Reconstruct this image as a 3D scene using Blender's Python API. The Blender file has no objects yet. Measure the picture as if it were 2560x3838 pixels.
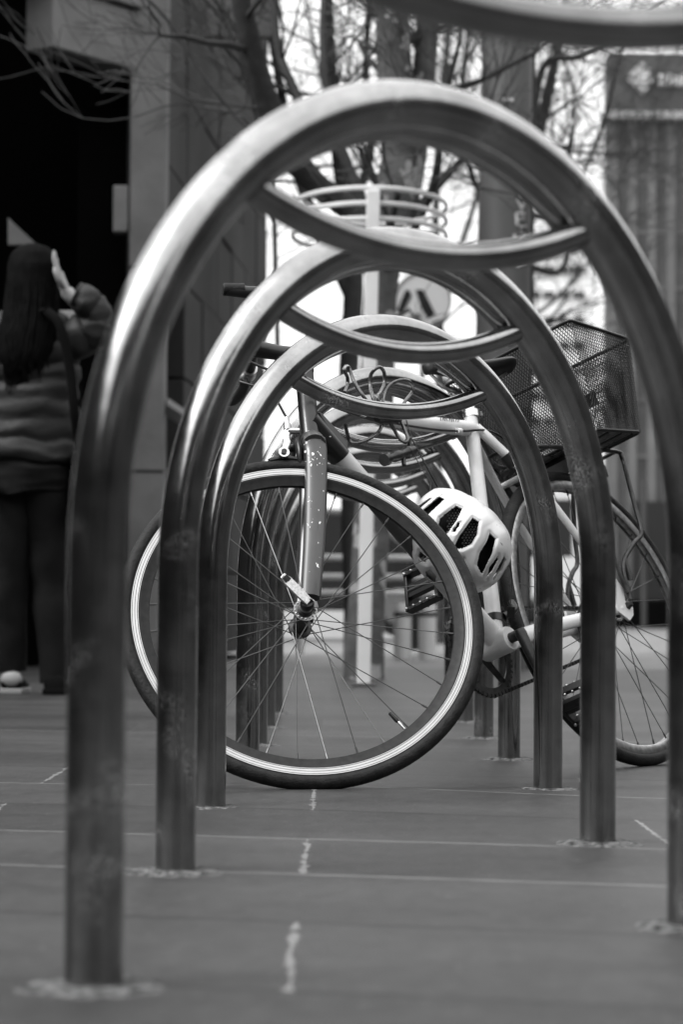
import bpy, bmesh, math, random
from mathutils import Vector, Matrix, noise
R = math.radians
random.seed(7)
sc = bpy.context.scene
C = sc.collection

# ------------------------------------------------------------------ camera, sky, sun, exposure
CAM_H = 0.333
cam_d = bpy.data.cameras.new("camera"); cam = bpy.data.objects.new("camera", cam_d); C.objects.link(cam)
cam_d.sensor_fit = 'HORIZONTAL'; cam_d.sensor_width = 24; cam_d.lens = 85
cam_d.clip_start = 0.05; cam_d.clip_end = 600
cam_d.dof.use_dof = True; cam_d.dof.focus_distance = 4.52; cam_d.dof.aperture_fstop = 5.6; cam_d.dof.aperture_blades = 9
PITCH, ROLL = R(2.213), R(0.35)
f0 = Vector((0, math.cos(PITCH), math.sin(PITCH))); u0 = Vector((0, -math.sin(PITCH), math.cos(PITCH))); r0 = Vector((1, 0, 0))
cu = u0 * math.cos(ROLL) - r0 * math.sin(ROLL); cr = r0 * math.cos(ROLL) + u0 * math.sin(ROLL)
cam.matrix_world = Matrix(((cr.x, cu.x, -f0.x, 0), (cr.y, cu.y, -f0.y, 0), (cr.z, cu.z, -f0.z, CAM_H), (0, 0, 0, 1)))
sc.camera = cam

SUN_EL, SUN_AZ = R(50), R(248)      # azimuth clockwise from +Y
w = bpy.data.worlds.new("World"); sc.world = w; w.use_nodes = True
nt = w.node_tree; bg = nt.nodes['Background']
sky = nt.nodes.new('ShaderNodeTexSky'); sky.sky_type = 'NISHITA'; sky.sun_disc = False
sky.sun_elevation = SUN_EL; sky.sun_rotation = SUN_AZ; sky.air_density = 1.0; sky.dust_density = 4.0; sky.ozone_density = 1.0
bw = nt.nodes.new('ShaderNodeRGBToBW')
nt.links.new(sky.outputs[0], bw.inputs[0])
# thin overcast: the clear sky plus a cloud layer that is brightest overhead
wtc = nt.nodes.new('ShaderNodeTexCoord'); wsx = nt.nodes.new('ShaderNodeSeparateXYZ'); nt.links.new(wtc.outputs['Generated'], wsx.inputs[0])
wmr = nt.nodes.new('ShaderNodeMapRange'); wmr.inputs['From Min'].default_value = 0; wmr.inputs['From Max'].default_value = 1
wmr.inputs['To Min'].default_value = 5.0; wmr.inputs['To Max'].default_value = 11; nt.links.new(wsx.outputs['Z'], wmr.inputs['Value'])
wcl = nt.nodes.new('ShaderNodeTexNoise'); wcl.inputs['Scale'].default_value = 1.6; wcl.inputs['Detail'].default_value = 4; nt.links.new(wtc.outputs['Generated'], wcl.inputs['Vector'])
wcm = nt.nodes.new('ShaderNodeMapRange'); wcm.inputs['To Min'].default_value = .6; wcm.inputs['To Max'].default_value = 1.4; nt.links.new(wcl.outputs['Fac'], wcm.inputs['Value'])
wmu = nt.nodes.new('ShaderNodeMath'); wmu.operation = 'MULTIPLY'; nt.links.new(wmr.outputs[0], wmu.inputs[0]); nt.links.new(wcm.outputs[0], wmu.inputs[1])
wad = nt.nodes.new('ShaderNodeMath'); wad.operation = 'ADD'; nt.links.new(bw.outputs[0], wad.inputs[0]); nt.links.new(wmu.outputs[0], wad.inputs[1])
nt.links.new(wad.outputs[0], bg.inputs['Color'])
bg.inputs['Strength'].default_value = 0.10
sd = bpy.data.lights.new("sun", 'SUN'); sd.energy = 1.0; sd.angle = R(14)
so = bpy.data.objects.new("sun", sd); C.objects.link(so)
sdir = Vector((math.sin(SUN_AZ) * math.cos(SUN_EL), math.cos(SUN_AZ) * math.cos(SUN_EL), math.sin(SUN_EL)))
so.rotation_euler = sdir.to_track_quat('Z', 'Y').to_euler()
sc.view_settings.view_transform = 'Standard'; sc.view_settings.look = 'None'
sc.view_settings.exposure = .84; sc.view_settings.gamma = 1.0
sc.cycles.use_denoising = True
sc.cycles.max_bounces = 6; sc.cycles.transparent_max_bounces = 8

# ------------------------------------------------------------------ materials (all greys: the photograph is black and white)
def mat(name, v, rough=0.6, metal=0.0, spec=0.5, var=0.0, scale=20.0, bump=0.0, bscale=80.0, coat=0.0):
    m = bpy.data.materials.new(name); m.use_nodes = True
    n = m.node_tree.nodes; l = m.node_tree.links; b = n['Principled BSDF']
    b.inputs['Base Color'].default_value = (v, v, v, 1); b.inputs['Roughness'].default_value = rough
    b.inputs['Metallic'].default_value = metal; b.inputs['Specular IOR Level'].default_value = spec
    b.inputs['Coat Weight'].default_value = coat
    tc = n.new('ShaderNodeTexCoord')
    if var > 0:
        t = n.new('ShaderNodeTexNoise'); t.inputs['Scale'].default_value = scale; t.inputs['Detail'].default_value = 6
        l.new(tc.outputs['Object'], t.inputs['Vector'])
        mr = n.new('ShaderNodeMapRange'); mr.inputs['From Min'].default_value = .3; mr.inputs['From Max'].default_value = .7
        mr.inputs['To Min'].default_value = v * (1 - var); mr.inputs['To Max'].default_value = min(1, v * (1 + var))
        l.new(t.outputs['Fac'], mr.inputs['Value']); l.new(mr.outputs[0], b.inputs['Base Color'])
    if bump > 0:
        t2 = n.new('ShaderNodeTexNoise'); t2.inputs['Scale'].default_value = bscale; t2.inputs['Detail'].default_value = 5
        l.new(tc.outputs['Object'], t2.inputs['Vector'])
        bp = n.new('ShaderNodeBump'); bp.inputs['Strength'].default_value = bump; bp.inputs['Distance'].default_value = 0.01
        l.new(t2.outputs['Fac'], bp.inputs['Height']); l.new(bp.outputs[0], b.inputs['Normal'])
    return m

def steel_mat():
    m = mat('brushed_stainless', .38, .2, 1.0)
    n = m.node_tree.nodes; l = m.node_tree.links; b = n['Principled BSDF']
    tc0 = n.new('ShaderNodeTexCoord'); oi = n.new('ShaderNodeObjectInfo'); sc0 = n.new('ShaderNodeVectorMath'); sc0.operation = 'MULTIPLY_ADD'
    l.new(oi.outputs['Random'], sc0.inputs[0]); sc0.inputs[1].default_value = (7.3, 5.1, 9.7); l.new(tc0.outputs['Object'], sc0.inputs[2])
    mp = n.new('ShaderNodeMapping'); mp.inputs['Scale'].default_value = (260, 260, 9); l.new(sc0.outputs[0], mp.inputs['Vector'])
    t = n.new('ShaderNodeTexNoise'); t.inputs['Scale'].default_value = 1; t.inputs['Detail'].default_value = 3; l.new(mp.outputs[0], t.inputs['Vector'])
    big = n.new('ShaderNodeTexNoise'); big.inputs['Scale'].default_value = 16; big.inputs['Detail'].default_value = 7; big.inputs['Roughness'].default_value = .65
    l.new(sc0.outputs[0], big.inputs['Vector'])
    mr = n.new('ShaderNodeMapRange'); mr.inputs['From Min'].default_value = .3; mr.inputs['From Max'].default_value = .7
    mr.inputs['To Min'].default_value = .11; mr.inputs['To Max'].default_value = .21
    l.new(big.outputs['Fac'], mr.inputs['Value']); l.new(mr.outputs[0], b.inputs['Roughness'])
    # stains + fine bright scuffs between knee and handlebar height
    mc = n.new('ShaderNodeMapRange'); mc.inputs['From Min'].default_value = .3; mc.inputs['From Max'].default_value = .7
    mc.inputs['To Min'].default_value = .23; mc.inputs['To Max'].default_value = .40; l.new(big.outputs['Fac'], mc.inputs['Value'])
    ms = n.new('ShaderNodeMapping'); ms.inputs['Scale'].default_value = (240, 240, 120); ms.inputs['Rotation'].default_value = (.5, .4, .3); l.new(sc0.outputs[0], ms.inputs['Vector'])
    v = n.new('ShaderNodeTexVoronoi'); v.feature = 'DISTANCE_TO_EDGE'; v.inputs['Scale'].default_value = 1.0
    dn = n.new('ShaderNodeTexNoise'); dn.inputs['Scale'].default_value = 2.5; dn.inputs['Detail'].default_value = 2
    l.new(ms.outputs[0], dn.inputs['Vector'])
    ad = n.new('ShaderNodeVectorMath'); ad.operation = 'ADD'; l.new(ms.outputs[0], ad.inputs[0]); l.new(dn.outputs['Color'], ad.inputs[1]); l.new(ad.outputs[0], v.inputs['Vector'])
    lt = n.new('ShaderNodeMath'); lt.operation = 'LESS_THAN'; lt.inputs[1].default_value = .03; l.new(v.outputs['Distance'], lt.inputs[0])
    pm = n.new('ShaderNodeTexNoise'); pm.inputs['Scale'].default_value = 11; pm.inputs['Detail'].default_value = 3; l.new(sc0.outputs[0], pm.inputs['Vector'])
    gt = n.new('ShaderNodeMapRange'); gt.inputs['From Min'].default_value = .54; gt.inputs['From Max'].default_value = .72; l.new(pm.outputs['Fac'], gt.inputs['Value'])
    mu = n.new('ShaderNodeMath'); mu.operation = 'MULTIPLY'; l.new(lt.outputs[0], mu.inputs[0]); l.new(gt.outputs[0], mu.inputs[1])
    mx = n.new('ShaderNodeMix'); mx.data_type = 'FLOAT'; l.new(mu.outputs[0], mx.inputs[0]); l.new(mc.outputs[0], mx.inputs[2]); mx.inputs[3].default_value = .9
    l.new(mx.outputs[0], b.inputs['Base Color'])
    mm = n.new('ShaderNodeMath'); mm.operation = 'SUBTRACT'; mm.inputs[0].default_value = 1; 
    m2 = n.new('ShaderNodeMath'); m2.operation = 'MULTIPLY'; m2.inputs[1].default_value = .45; l.new(mu.outputs[0], m2.inputs[0]); l.new(m2.outputs[0], mm.inputs[1]); l.new(mm.outputs[0], b.inputs['Metallic'])
    bp = n.new('ShaderNodeBump'); bp.inputs['Strength'].default_value = .12; bp.inputs['Distance'].default_value = .001
    l.new(t.outputs['Fac'], bp.inputs['Height']); l.new(bp.outputs[0], b.inputs['Normal'])
    return m

def paving_mat():
    m = bpy.data.materials.new('bluestone_paving'); m.use_nodes = True
    n = m.node_tree.nodes; l = m.node_tree.links; b = n['Principled BSDF']
    tc = n.new('ShaderNodeTexCoord'); sx = n.new('ShaderNodeSeparateXYZ'); l.new(tc.outputs['Object'], sx.inputs[0])
    def math_(op, a=None, c=None, va=None, vc=None):
        q = n.new('ShaderNodeMath'); q.operation = op
        if a is not None: l.new(a, q.inputs[0])
        if va is not None: q.inputs[0].default_value = va
        if c is not None: l.new(c, q.inputs[1])
        if vc is not None: q.inputs[1].default_value = vc
        return q.outputs[0]
    wob = n.new('ShaderNodeTexNoise'); wob.inputs['Scale'].default_value = 9; wob.inputs['Detail'].default_value = 4; l.new(tc.outputs['Object'], wob.inputs['Vector'])
    wv = math_('MULTIPLY', math_('SUBTRACT', wob.outputs['Fac'], vc=.5), vc=.012)
    yy = math_('ADD', math_('ADD', sx.outputs['Y'], math_('MULTIPLY', sx.outputs['X'], vc=.235)), wv)
    row = math_('DIVIDE', math_('SUBTRACT', yy, vc=2.095), vc=.456)      # course lines at integers
    rf = math_('FLOOR', row); rr = math_('SUBTRACT', row, rf)
    dist_row = math_('MULTIPLY', math_('MINIMUM', rr, math_('SUBTRACT', c=rr, va=1.0)), vc=.456)
    off = math_('MULTIPLY', math_('MODULO', math_('ABSOLUTE', rf), vc=2.0), vc=.5)
    cx = math_('SUBTRACT', math_('DIVIDE', math_('ADD', math_('ADD', sx.outputs['X'], wv), vc=.045), vc=1.02), off)
    cf = math_('FLOOR', cx); cc = math_('SUBTRACT', cx, cf)
    dist_col = math_('MULTIPLY', math_('MINIMUM', cc, math_('SUBTRACT', c=cc, va=1.0)), vc=1.02)
    big = n.new('ShaderNodeTexNoise'); big.inputs['Scale'].default_value = 1.7; big.inputs['Detail'].default_value = 8; big.inputs['Roughness'].default_value = .6
    mp = n.new('ShaderNodeMapping'); mp.inputs['Scale'].default_value = (.6, 1.6, 1); l.new(tc.outputs['Object'], mp.inputs[0]); l.new(mp.outputs[0], big.inputs['Vector'])
    fine = n.new('ShaderNodeTexNoise'); fine.inputs['Scale'].default_value = 260; fine.inputs['Detail'].default_value = 4; l.new(tc.outputs['Object'], fine.inputs['Vector'])
    # slab tone
    wn = n.new('ShaderNodeTexWhiteNoise'); wn.noise_dimensions = '2D'; cb = n.new('ShaderNodeCombineXYZ'); l.new(rf, cb.inputs[0]); l.new(cf, cb.inputs[1]); l.new(cb.outputs[0], wn.inputs['Vector'])
    tone = math_('ADD', math_('MULTIPLY', wn.outputs['Value'], vc=.014), vc=.028)
    tone = math_('ADD', tone, math_('MULTIPLY', math_('SUBTRACT', big.outputs['Fac'], vc=.5), vc=.06))
    tone = math_('ADD', tone, math_('MULTIPLY', math_('SUBTRACT', fine.outputs['Fac'], vc=.5), vc=.045))
    med = n.new('ShaderNodeTexNoise'); med.inputs['Scale'].default_value = 34; med.inputs['Detail'].default_value = 7; med.inputs['Roughness'].default_value = .75; mpm = n.new('ShaderNodeMapping'); mpm.inputs['Scale'].default_value = (1, .45, 1); l.new(tc.outputs['Object'], mpm.inputs[0]); l.new(mpm.outputs[0], med.inputs['Vector'])
    tone = math_('ADD', tone, math_('MULTIPLY', math_('SUBTRACT', med.outputs['Fac'], vc=.5), vc=.055))
    vs_ = n.new('ShaderNodeTexVoronoi'); vs_.inputs['Scale'].default_value = 55; l.new(mpm.outputs[0], vs_.inputs['Vector'])
    tone = math_('ADD', tone, math_('MULTIPLY', math_('LESS_THAN', vs_.outputs['Distance'], vc=.10), vc=.045))
    # joint: width varies, pale grout in places, dark gap in others
    jn = n.new('ShaderNodeTexNoise'); jn.inputs['Scale'].default_value = 30; jn.inputs['Detail'].default_value = 5; l.new(tc.outputs['Object'], jn.inputs['Vector'])
    wr = math_('ADD', math_('MULTIPLY', jn.outputs['Fac'], vc=.013), vc=-.0002)
    wc = math_('ADD', math_('MULTIPLY', jn.outputs['Fac'], vc=.025), vc=-.0096)
    jr = math_('LESS_THAN', dist_row, wr); jc = math_('LESS_THAN', dist_col, wc)
    rw = n.new('ShaderNodeTexWhiteNoise'); rw.noise_dimensions = '1D'; l.new(math_('ROUND', row), rw.inputs['W'])
    rk = math_('ROUND', row); pale = None
    for kk in (2, 3, 5, 9, 12, 13, 16, 20):
        c_ = n.new('ShaderNodeMath'); c_.operation = 'COMPARE'; l.new(rk, c_.inputs[0]); c_.inputs[1].default_value = kk; c_.inputs[2].default_value = .3
        pale = c_.outputs[0] if pale is None else math_('ADD', pale, c_.outputs[0])
    pn = n.new('ShaderNodeTexNoise'); pn.inputs['Scale'].default_value = 4.5; pn.inputs['Detail'].default_value = 5; l.new(tc.outputs['Object'], pn.inputs['Vector'])
    pg = n.new('ShaderNodeMapRange'); pg.inputs['From Min'].default_value = .32; pg.inputs['From Max'].default_value = .46; l.new(pn.outputs['Fac'], pg.inputs['Value'])
    pale = math_('MULTIPLY', pale, pg.outputs[0])
    jcol = n.new('ShaderNodeMix'); jcol.data_type = 'FLOAT'; jcol.inputs[2].default_value = .014; jcol.inputs[3].default_value = .12; l.new(pale, jcol.inputs[0])
    near = math_('MULTIPLY', math_('LESS_THAN', math_('ABSOLUTE', sx.outputs['X']), vc=.85), math_('LESS_THAN', sx.outputs['Y'], vc=5.1))
    jc2 = n.new('ShaderNodeMix'); jc2.data_type = 'FLOAT'; jc2.inputs[2].default_value = .05; jc2.inputs[3].default_value = .17; l.new(near, jc2.inputs[0])
    m1 = n.new('ShaderNodeMix'); m1.data_type = 'FLOAT'; l.new(jr, m1.inputs[0]); l.new(tone, m1.inputs[2]); l.new(jcol.outputs[0], m1.inputs[3])
    m2 = n.new('ShaderNodeMix'); m2.data_type = 'FLOAT'; l.new(jc, m2.inputs[0]); l.new(m1.outputs[0], m2.inputs[2]); l.new(jc2.outputs[0], m2.inputs[3])
    # dark specks (gum, grit)
    vo = n.new('ShaderNodeTexVoronoi'); vo.inputs['Scale'].default_value = 9; l.new(tc.outputs['Object'], vo.inputs['Vector'])
    sp = math_('LESS_THAN', vo.outputs['Distance'], vc=.035)
    m3 = n.new('ShaderNodeMix'); m3.data_type = 'FLOAT'; l.new(sp, m3.inputs[0]); l.new(m2.outputs[0], m3.inputs[2]); m3.inputs[3].default_value = .05
    l.new(m3.outputs[0], b.inputs['Base Color'])
    b.inputs['Roughness'].default_value = .5; b.inputs['Specular IOR Level'].default_value = .28
    hh = math_('SUBTRACT', math_('ADD', math_('MULTIPLY', big.outputs['Fac'], vc=.5), math_('MULTIPLY', fine.outputs['Fac'], vc=.16)), math_('MULTIPLY', math_('MAXIMUM', jr, jc), vc=.35))
    bp = n.new('ShaderNodeBump'); bp.inputs['Strength'].default_value = .45; bp.inputs['Distance'].default_value = .006
    l.new(hh, bp.inputs['Height']); l.new(bp.outputs[0], b.inputs['Normal'])
    return m

def paint_mat(name, v, chips=.5, rough=.35, lo=.25, dirt=.25):
    """paint with small chips of another tone and grime"""
    m = mat(name, v, rough, 0, .5, coat=.15)
    n = m.node_tree.nodes; l = m.node_tree.links; b = n['Principled BSDF']
    tc = n.new('ShaderNodeTexCoord')
    a = n.new('ShaderNodeTexNoise'); a.inputs['Scale'].default_value = 70; a.inputs['Detail'].default_value = 5; l.new(tc.outputs['Object'], a.inputs['Vector'])
    g = n.new('ShaderNodeMath'); g.operation = 'GREATER_THAN'; g.inputs[1].default_value = chips; l.new(a.outputs['Fac'], g.inputs[0])
    d = n.new('ShaderNodeTexNoise'); d.inputs['Scale'].default_value = 14; d.inputs['Detail'].default_value = 8; l.new(tc.outputs['Object'], d.inputs['Vector'])
    mr = n.new('ShaderNodeMapRange'); mr.inputs['From Min'].default_value = .35; mr.inputs['From Max'].default_value = .65
    mr.inputs['To Min'].default_value = v * (1 - dirt); mr.inputs['To Max'].default_value = v; l.new(d.outputs['Fac'], mr.inputs['Value'])
    mx = n.new('ShaderNodeMix'); mx.data_type = 'FLOAT'; l.new(g.outputs[0], mx.inputs[0]); l.new(mr.outputs[0], mx.inputs[2]); mx.inputs[3].default_value = lo
    l.new(mx.outputs[0], b.inputs['Base Color'])
    return m

def bark_mat(name, v, patch=.0):
    m = mat(name, v, .85, 0, .2, var=.35, scale=9, bump=.8, bscale=30)
    if patch > 0:
        n = m.node_tree.nodes; l = m.node_tree.links; b = n['Principled BSDF']
        src = b.inputs['Base Color'].links[0].from_socket
        tc = n.new('ShaderNodeTexCoord')
        a = n.new('ShaderNodeTexNoise'); a.inputs['Scale'].default_value = 5.5; a.inputs['Detail'].default_value = 2.5; l.new(tc.outputs['Object'], a.inputs['Vector'])
        g = n.new('ShaderNodeMapRange'); g.inputs['From Min'].default_value = .57; g.inputs['From Max'].default_value = .585; l.new(a.outputs['Fac'], g.inputs['Value'])
        mx = n.new('ShaderNodeMix'); mx.data_type = 'FLOAT'; l.new(g.outputs[0], mx.inputs[0]); l.new(src, mx.inputs[2]); mx.inputs[3].default_value = patch
        l.new(mx.outputs[0], b.inputs['Base Color'])
    return m

M = {
 'steel': steel_mat(), 'paving': paving_mat(),
 'weld': mat('weld_metal', .5, .35, 1, var=.4, scale=160, bump=.5, bscale=300),
 'grout': mat('pale_grout', .12, .9, 0, .2, var=.9, scale=95, bump=1, bscale=200),
 'asphalt': mat('asphalt', .14, .62, 0, .4, var=.25, scale=3, bump=.3, bscale=90),
 'rubber': mat('tyre_rubber', .014, .6, 0, .22, var=.5, scale=60, bump=.25, bscale=220),
 'rim_dark': mat('anodised_rim', .018, .45, .2, .3, var=.35, scale=90),
 'alloy': mat('machined_alloy', .62, .25, 1, var=.25, scale=200), 'track': mat('brake_track_alloy', .45, .28, 1, var=.06, scale=40),
 'alloy_dull': mat('dull_alloy', .42, .34, 1, var=.35, scale=80),
 'spoke': mat('spoke_steel', .10, .35, .8),
 'black': mat('black_plastic', .012, .38, 0, .5, var=.4, scale=60),
 'blackmetal': mat('black_metal', .03, .33, .4, .5, var=.6, scale=70),
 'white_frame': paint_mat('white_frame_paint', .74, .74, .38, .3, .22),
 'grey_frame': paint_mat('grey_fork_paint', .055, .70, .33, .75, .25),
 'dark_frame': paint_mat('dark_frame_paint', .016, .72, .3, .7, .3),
 'cable': mat('cable_housing', .012, .35, 0, .5),
 'lock': mat('coated_lock_cable', .05, .25, .2, .6, var=.5, scale=240, coat=.5),
 'helmet': paint_mat('white_helmet_shell', .72, .70, .33, .3, .10),
 'foam': mat('helmet_liner', .008, .9, 0, .1),
 'netting': mat('helmet_netting', .07, .7, 0, .3),
 'mesh': mat('black_wire', .012, .4, .3, .5),
 'white_post': mat('white_post_paint', .6, .45, 0, .4, var=.06, scale=6),
 'pole': mat('grey_pole_paint', .11, .5, .2, .5, var=.15, scale=3),
 'pole_dark': mat('pole_edge', .02, .6),
 'concrete': mat('concrete', .19, .85, 0, .2, var=.35, scale=2.2, bump=.3, bscale=20),
 'stone': mat('dark_stone', .045, .8, 0, .2, var=.3, scale=1.2, bump=.3, bscale=12),
 'void': mat('unlit_interior', .004, .9, 0, .0),  # near-black stands in for the bay's shade; also used on plain black parts
 'jacket': mat('puffer_nylon', .020, .6, 0, .3, var=.25, scale=9, bump=.5, bscale=22),
 'denim': mat('dark_denim', .007, .9, 0, .2, var=.5, scale=7, bump=.4, bscale=20),
 'hair': mat('dark_hair', .003, .85, 0, .06, var=.6, scale=30),
 'skin': mat('skin', .34, .5, 0, .4),
 'white_rubber': mat('white_rubber', .3, .6),
 'bag': mat('black_bag', .004, .85, 0, .1),
 'bark': bark_mat('dark_bark', .045), 'plane_bark': bark_mat('mottled_plane_bark', .095, .34), 'twig': mat('twig_bark', .05, .8, 0, .2),
 'twig_light': mat('pale_twig_bark', .13, .8, 0, .2),
 'sign': mat('sign_face', .85, .4, 0, .4), 'sign_edge': mat('sign_edge', .25, .5, .4), 'ink': mat('sign_black', .008, .5),
 'facade_dark': mat('ribbed_cladding', .105, .6, 0, .4, var=.3, scale=.9), 'facade_mid': mat('cladding_back', .070, .7, 0, .3, var=.3, scale=1.4), 'facade_fascia': mat('dark_fascia', .05, .6, 0, .4, var=.2, scale=.4),
 'facade_light': mat('white_render', .75, .8, 0, .2, var=.05, scale=.3), 'trim': mat('pale_trim', .34, .6), 'emblem': mat('emblem_white', .7, .5), 'emblem_grey': mat('emblem_grey', .38, .5),
 'glass': mat('window_glass', .03, .12, 0, .6), 'car_white': mat('white_car_paint', .6, .25, 0, .5, coat=.5), 'car_dark': mat('dark_car_paint', .02, .25, 0, .5, coat=.5),
 'chipwhite': mat('bare_primer', .8, .6), 'occluder': mat('occluder_dark', .025, .7, 0, .3, var=.3, scale=.3), 'scrawl': mat('white_marker', .55, .7),
}

# ------------------------------------------------------------------ mesh helpers
class MB:
    def __init__(s): s.v = []; s.f = []
    def add(s, vs, fs):
        o = len(s.v); s.v += [tuple(p) for p in vs]; s.f += [tuple(i + o for i in f) for f in fs]; return s
    def box(s, c, d, rot=None):
        vs = []
        for x in (-1, 1):
            for y in (-1, 1):
                for z in (-1, 1):
                    p = Vector((x * d[0] / 2, y * d[1] / 2, z * d[2] / 2))
                    if rot is not None: p = rot @ p
                    vs.append(Vector(c) + p)
        return s.add(vs, [(0, 1, 3, 2), (4, 6, 7, 5), (0, 4, 5, 1), (2, 3, 7, 6), (0, 2, 6, 4), (1, 5, 7, 3)])
    def tube(s, pts, rad, n=10, closed=False, cap=True, flat=None):
        pts = [Vector(p) for p in pts]; k = len(pts)
        if not hasattr(rad, '__len__'): rad = [rad] * k
        T = []
        for i in range(k):
            a = pts[(i - 1) % k] if (closed or i > 0) else pts[i]; b = pts[(i + 1) % k] if (closed or i < k - 1) else pts[i]
            t = (b - a); T.append(t.normalized() if t.length > 1e-9 else Vector((0, 0, 1)))
        ref = Vector(flat) if flat is not None else (Vector((0, 0, 1)) if abs(T[0].z) < .9 else Vector((1, 0, 0)))
        N = (ref - T[0] * ref.dot(T[0])).normalized(); vs = []
        for i in range(k):
            N = (N - T[i] * N.dot(T[i])); N = N.normalized() if N.length > 1e-6 else T[i].orthogonal().normalized()
            B = T[i].cross(N); r = rad[i]; ra, rb = (r if hasattr(r, '__len__') else (r, r))
            for j in range(n):
                a = 2 * math.pi * j / n; vs.append(pts[i] + N * (math.cos(a) * ra) + B * (math.sin(a) * rb))
        fs = []
        for i in range(k if closed else k - 1):
            for j in range(n):
                a = i * n + j; b = i * n + (j + 1) % n; c = ((i + 1) % k) * n + (j + 1) % n; d = ((i + 1) % k) * n + j
                fs.append((a, b, c, d))
        if cap and not closed and n > 2:
            fs.append(tuple(reversed(range(n)))); fs.append(tuple(range((k - 1) * n, k * n)))
        return s.add(vs, fs)
    def lathe(s, prof, n=48, axis=Vector((0, 0, 1)), org=Vector((0, 0, 0)), closed=False):
        """prof: list of (radius, height along axis)"""
        axis = Vector(axis).normalized(); X = axis.orthogonal().normalized(); Y = axis.cross(X); org = Vector(org); vs = []
        for r, h in prof:
            for j in range(n):
                a = 2 * math.pi * j / n; vs.append(org + axis * h + X * (r * math.cos(a)) + Y * (r * math.sin(a)))
        fs = []; k = len(prof)
        for i in range(k if closed else k - 1):
            for j in range(n):
                a = i * n + j; b = i * n + (j + 1) % n; c = ((i + 1) % k) * n + (j + 1) % n; d = ((i + 1) % k) * n + j
                fs.append((a, b, c, d))
        return s.add(vs, fs)
    def prism(s, poly, base, X, Y, Z, th):
        """polygon (2-D points) in plane X,Y extruded by th along Z"""
        base = Vector(base); X = Vector(X); Y = Vector(Y); Z = Vector(Z); n = len(poly)
        vs = [base + X * a + Y * b for a, b in poly] + [base + X * a + Y * b + Z * th for a, b in poly]
        return s.add(vs, [tuple(range(n)), tuple(reversed(range(n, 2 * n)))] + [(i, i + n, (i + 1) % n + n, (i + 1) % n) for i in range(n)])
    def ball(s, c, r, n=12, m=8, sc_=(1, 1, 1)):
        c = Vector(c); vs = []; 
        for i in range(m + 1):
            t = math.pi * i / m
            for j in range(n):
                a = 2 * math.pi * j / n; vs.append(c + Vector((r * sc_[0] * math.sin(t) * math.cos(a), r * sc_[1] * math.sin(t) * math.sin(a), r * sc_[2] * math.cos(t))))
        return s.add(vs, [(i * n + j, (i + 1) * n + j, (i + 1) * n + (j + 1) % n, i * n + (j + 1) % n) for i in range(m) for j in range(n)])
    def build(s, name, m, parent=None, smooth=True, angle=40, bevel=0):
        me = bpy.data.meshes.new(name); me.from_pydata(s.v, [], s.f); me.update()
        bm = bmesh.new(); bm.from_mesh(me); bmesh.ops.remove_doubles(bm, verts=bm.verts, dist=1e-6); bmesh.ops.recalc_face_normals(bm, faces=bm.faces); bm.to_mesh(me); bm.free()
        if smooth:
            for p in me.polygons: p.use_smooth = True
            me.set_sharp_from_angle(angle=R(angle))
        me.materials.append(M[m] if isinstance(m, str) else m)
        o = bpy.data.objects.new(name, me); C.objects.link(o)
        if parent is not None: o.parent = parent
        if bevel:
            b = o.modifiers.new('bevel', 'BEVEL'); b.width = bevel; b.segments = 2; b.limit_method = 'ANGLE'
        return o

def tag(o, label=None, cat=None, group=None, kind=None):
    if label: o['label'] = label
    if cat: o['category'] = cat
    if group: o['group'] = group
    if kind: o['kind'] = kind
    return o
def thing(name, loc, label, cat, group=None, mw=None):
    o = bpy.data.objects.new(name, None); o.empty_display_size = .1; C.objects.link(o)
    if mw is not None: o.matrix_world = mw
    else: o.location = loc
    return tag(o, label, cat, group)
def spline(pts, per=8):
    pts = [Vector(p) for p in pts]; out = []
    P = [pts[0] * 2 - pts[1]] + pts + [pts[-1] * 2 - pts[-2]]
    for i in range(1, len(P) - 2):
        for k in range(per):
            t = k / per; a, b, c, d = P[i - 1], P[i], P[i + 1], P[i + 2]
            out.append(.5 * ((2 * b) + (c - a) * t + (2 * a - 5 * b + 4 * c - d) * t * t + (3 * b - a - 3 * c + d) * t ** 3))
    out.append(pts[-1]); return out
def lerp(a, b, t): return a + (b - a) * t
def interp(vals, n):
    k = len(vals); out = []
    for i in range(n):
        t = i / (n - 1) * (k - 1); j = min(int(t), k - 2); out.append(lerp(vals[j], vals[j + 1], t - j))
    return out

# ------------------------------------------------------------------ ground
def gz(x, y):
    return .010 * math.exp(-(((x + .04) / .35) ** 2 + ((y - 4.27) / .30) ** 2))
mb = MB(); xs = [-12 + i * 1.0 for i in range(11)] + [-1 + i * .1 for i in range(31)] + [3 + i for i in range(12)]
ys = [-14 + i for i in range(16)] + [2.1 + i * .1 for i in range(60)] + [9 + i * 1.0 for i in range(5)]
xs = sorted(set(round(x, 3) for x in xs)); ys = sorted(set(round(y, 3) for y in ys))
mb.add([(x, y, gz(x, y)) for y in ys for x in xs], [(j * len(xs) + i, j * len(xs) + i + 1, (j + 1) * len(xs) + i + 1, (j + 1) * len(xs) + i) for j in range(len(ys) - 1) for i in range(len(xs) - 1)])
tag(mb.build('pavement', 'paving'), kind='structure')
mb = MB(); mb.add([(-150, -60, -.05), (150, -60, -.05), (150, 260, -.05), (-150, 260, -.05)], [(0, 1, 2, 3)])
tag(mb.build('ground', 'asphalt'), kind='structure')

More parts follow.
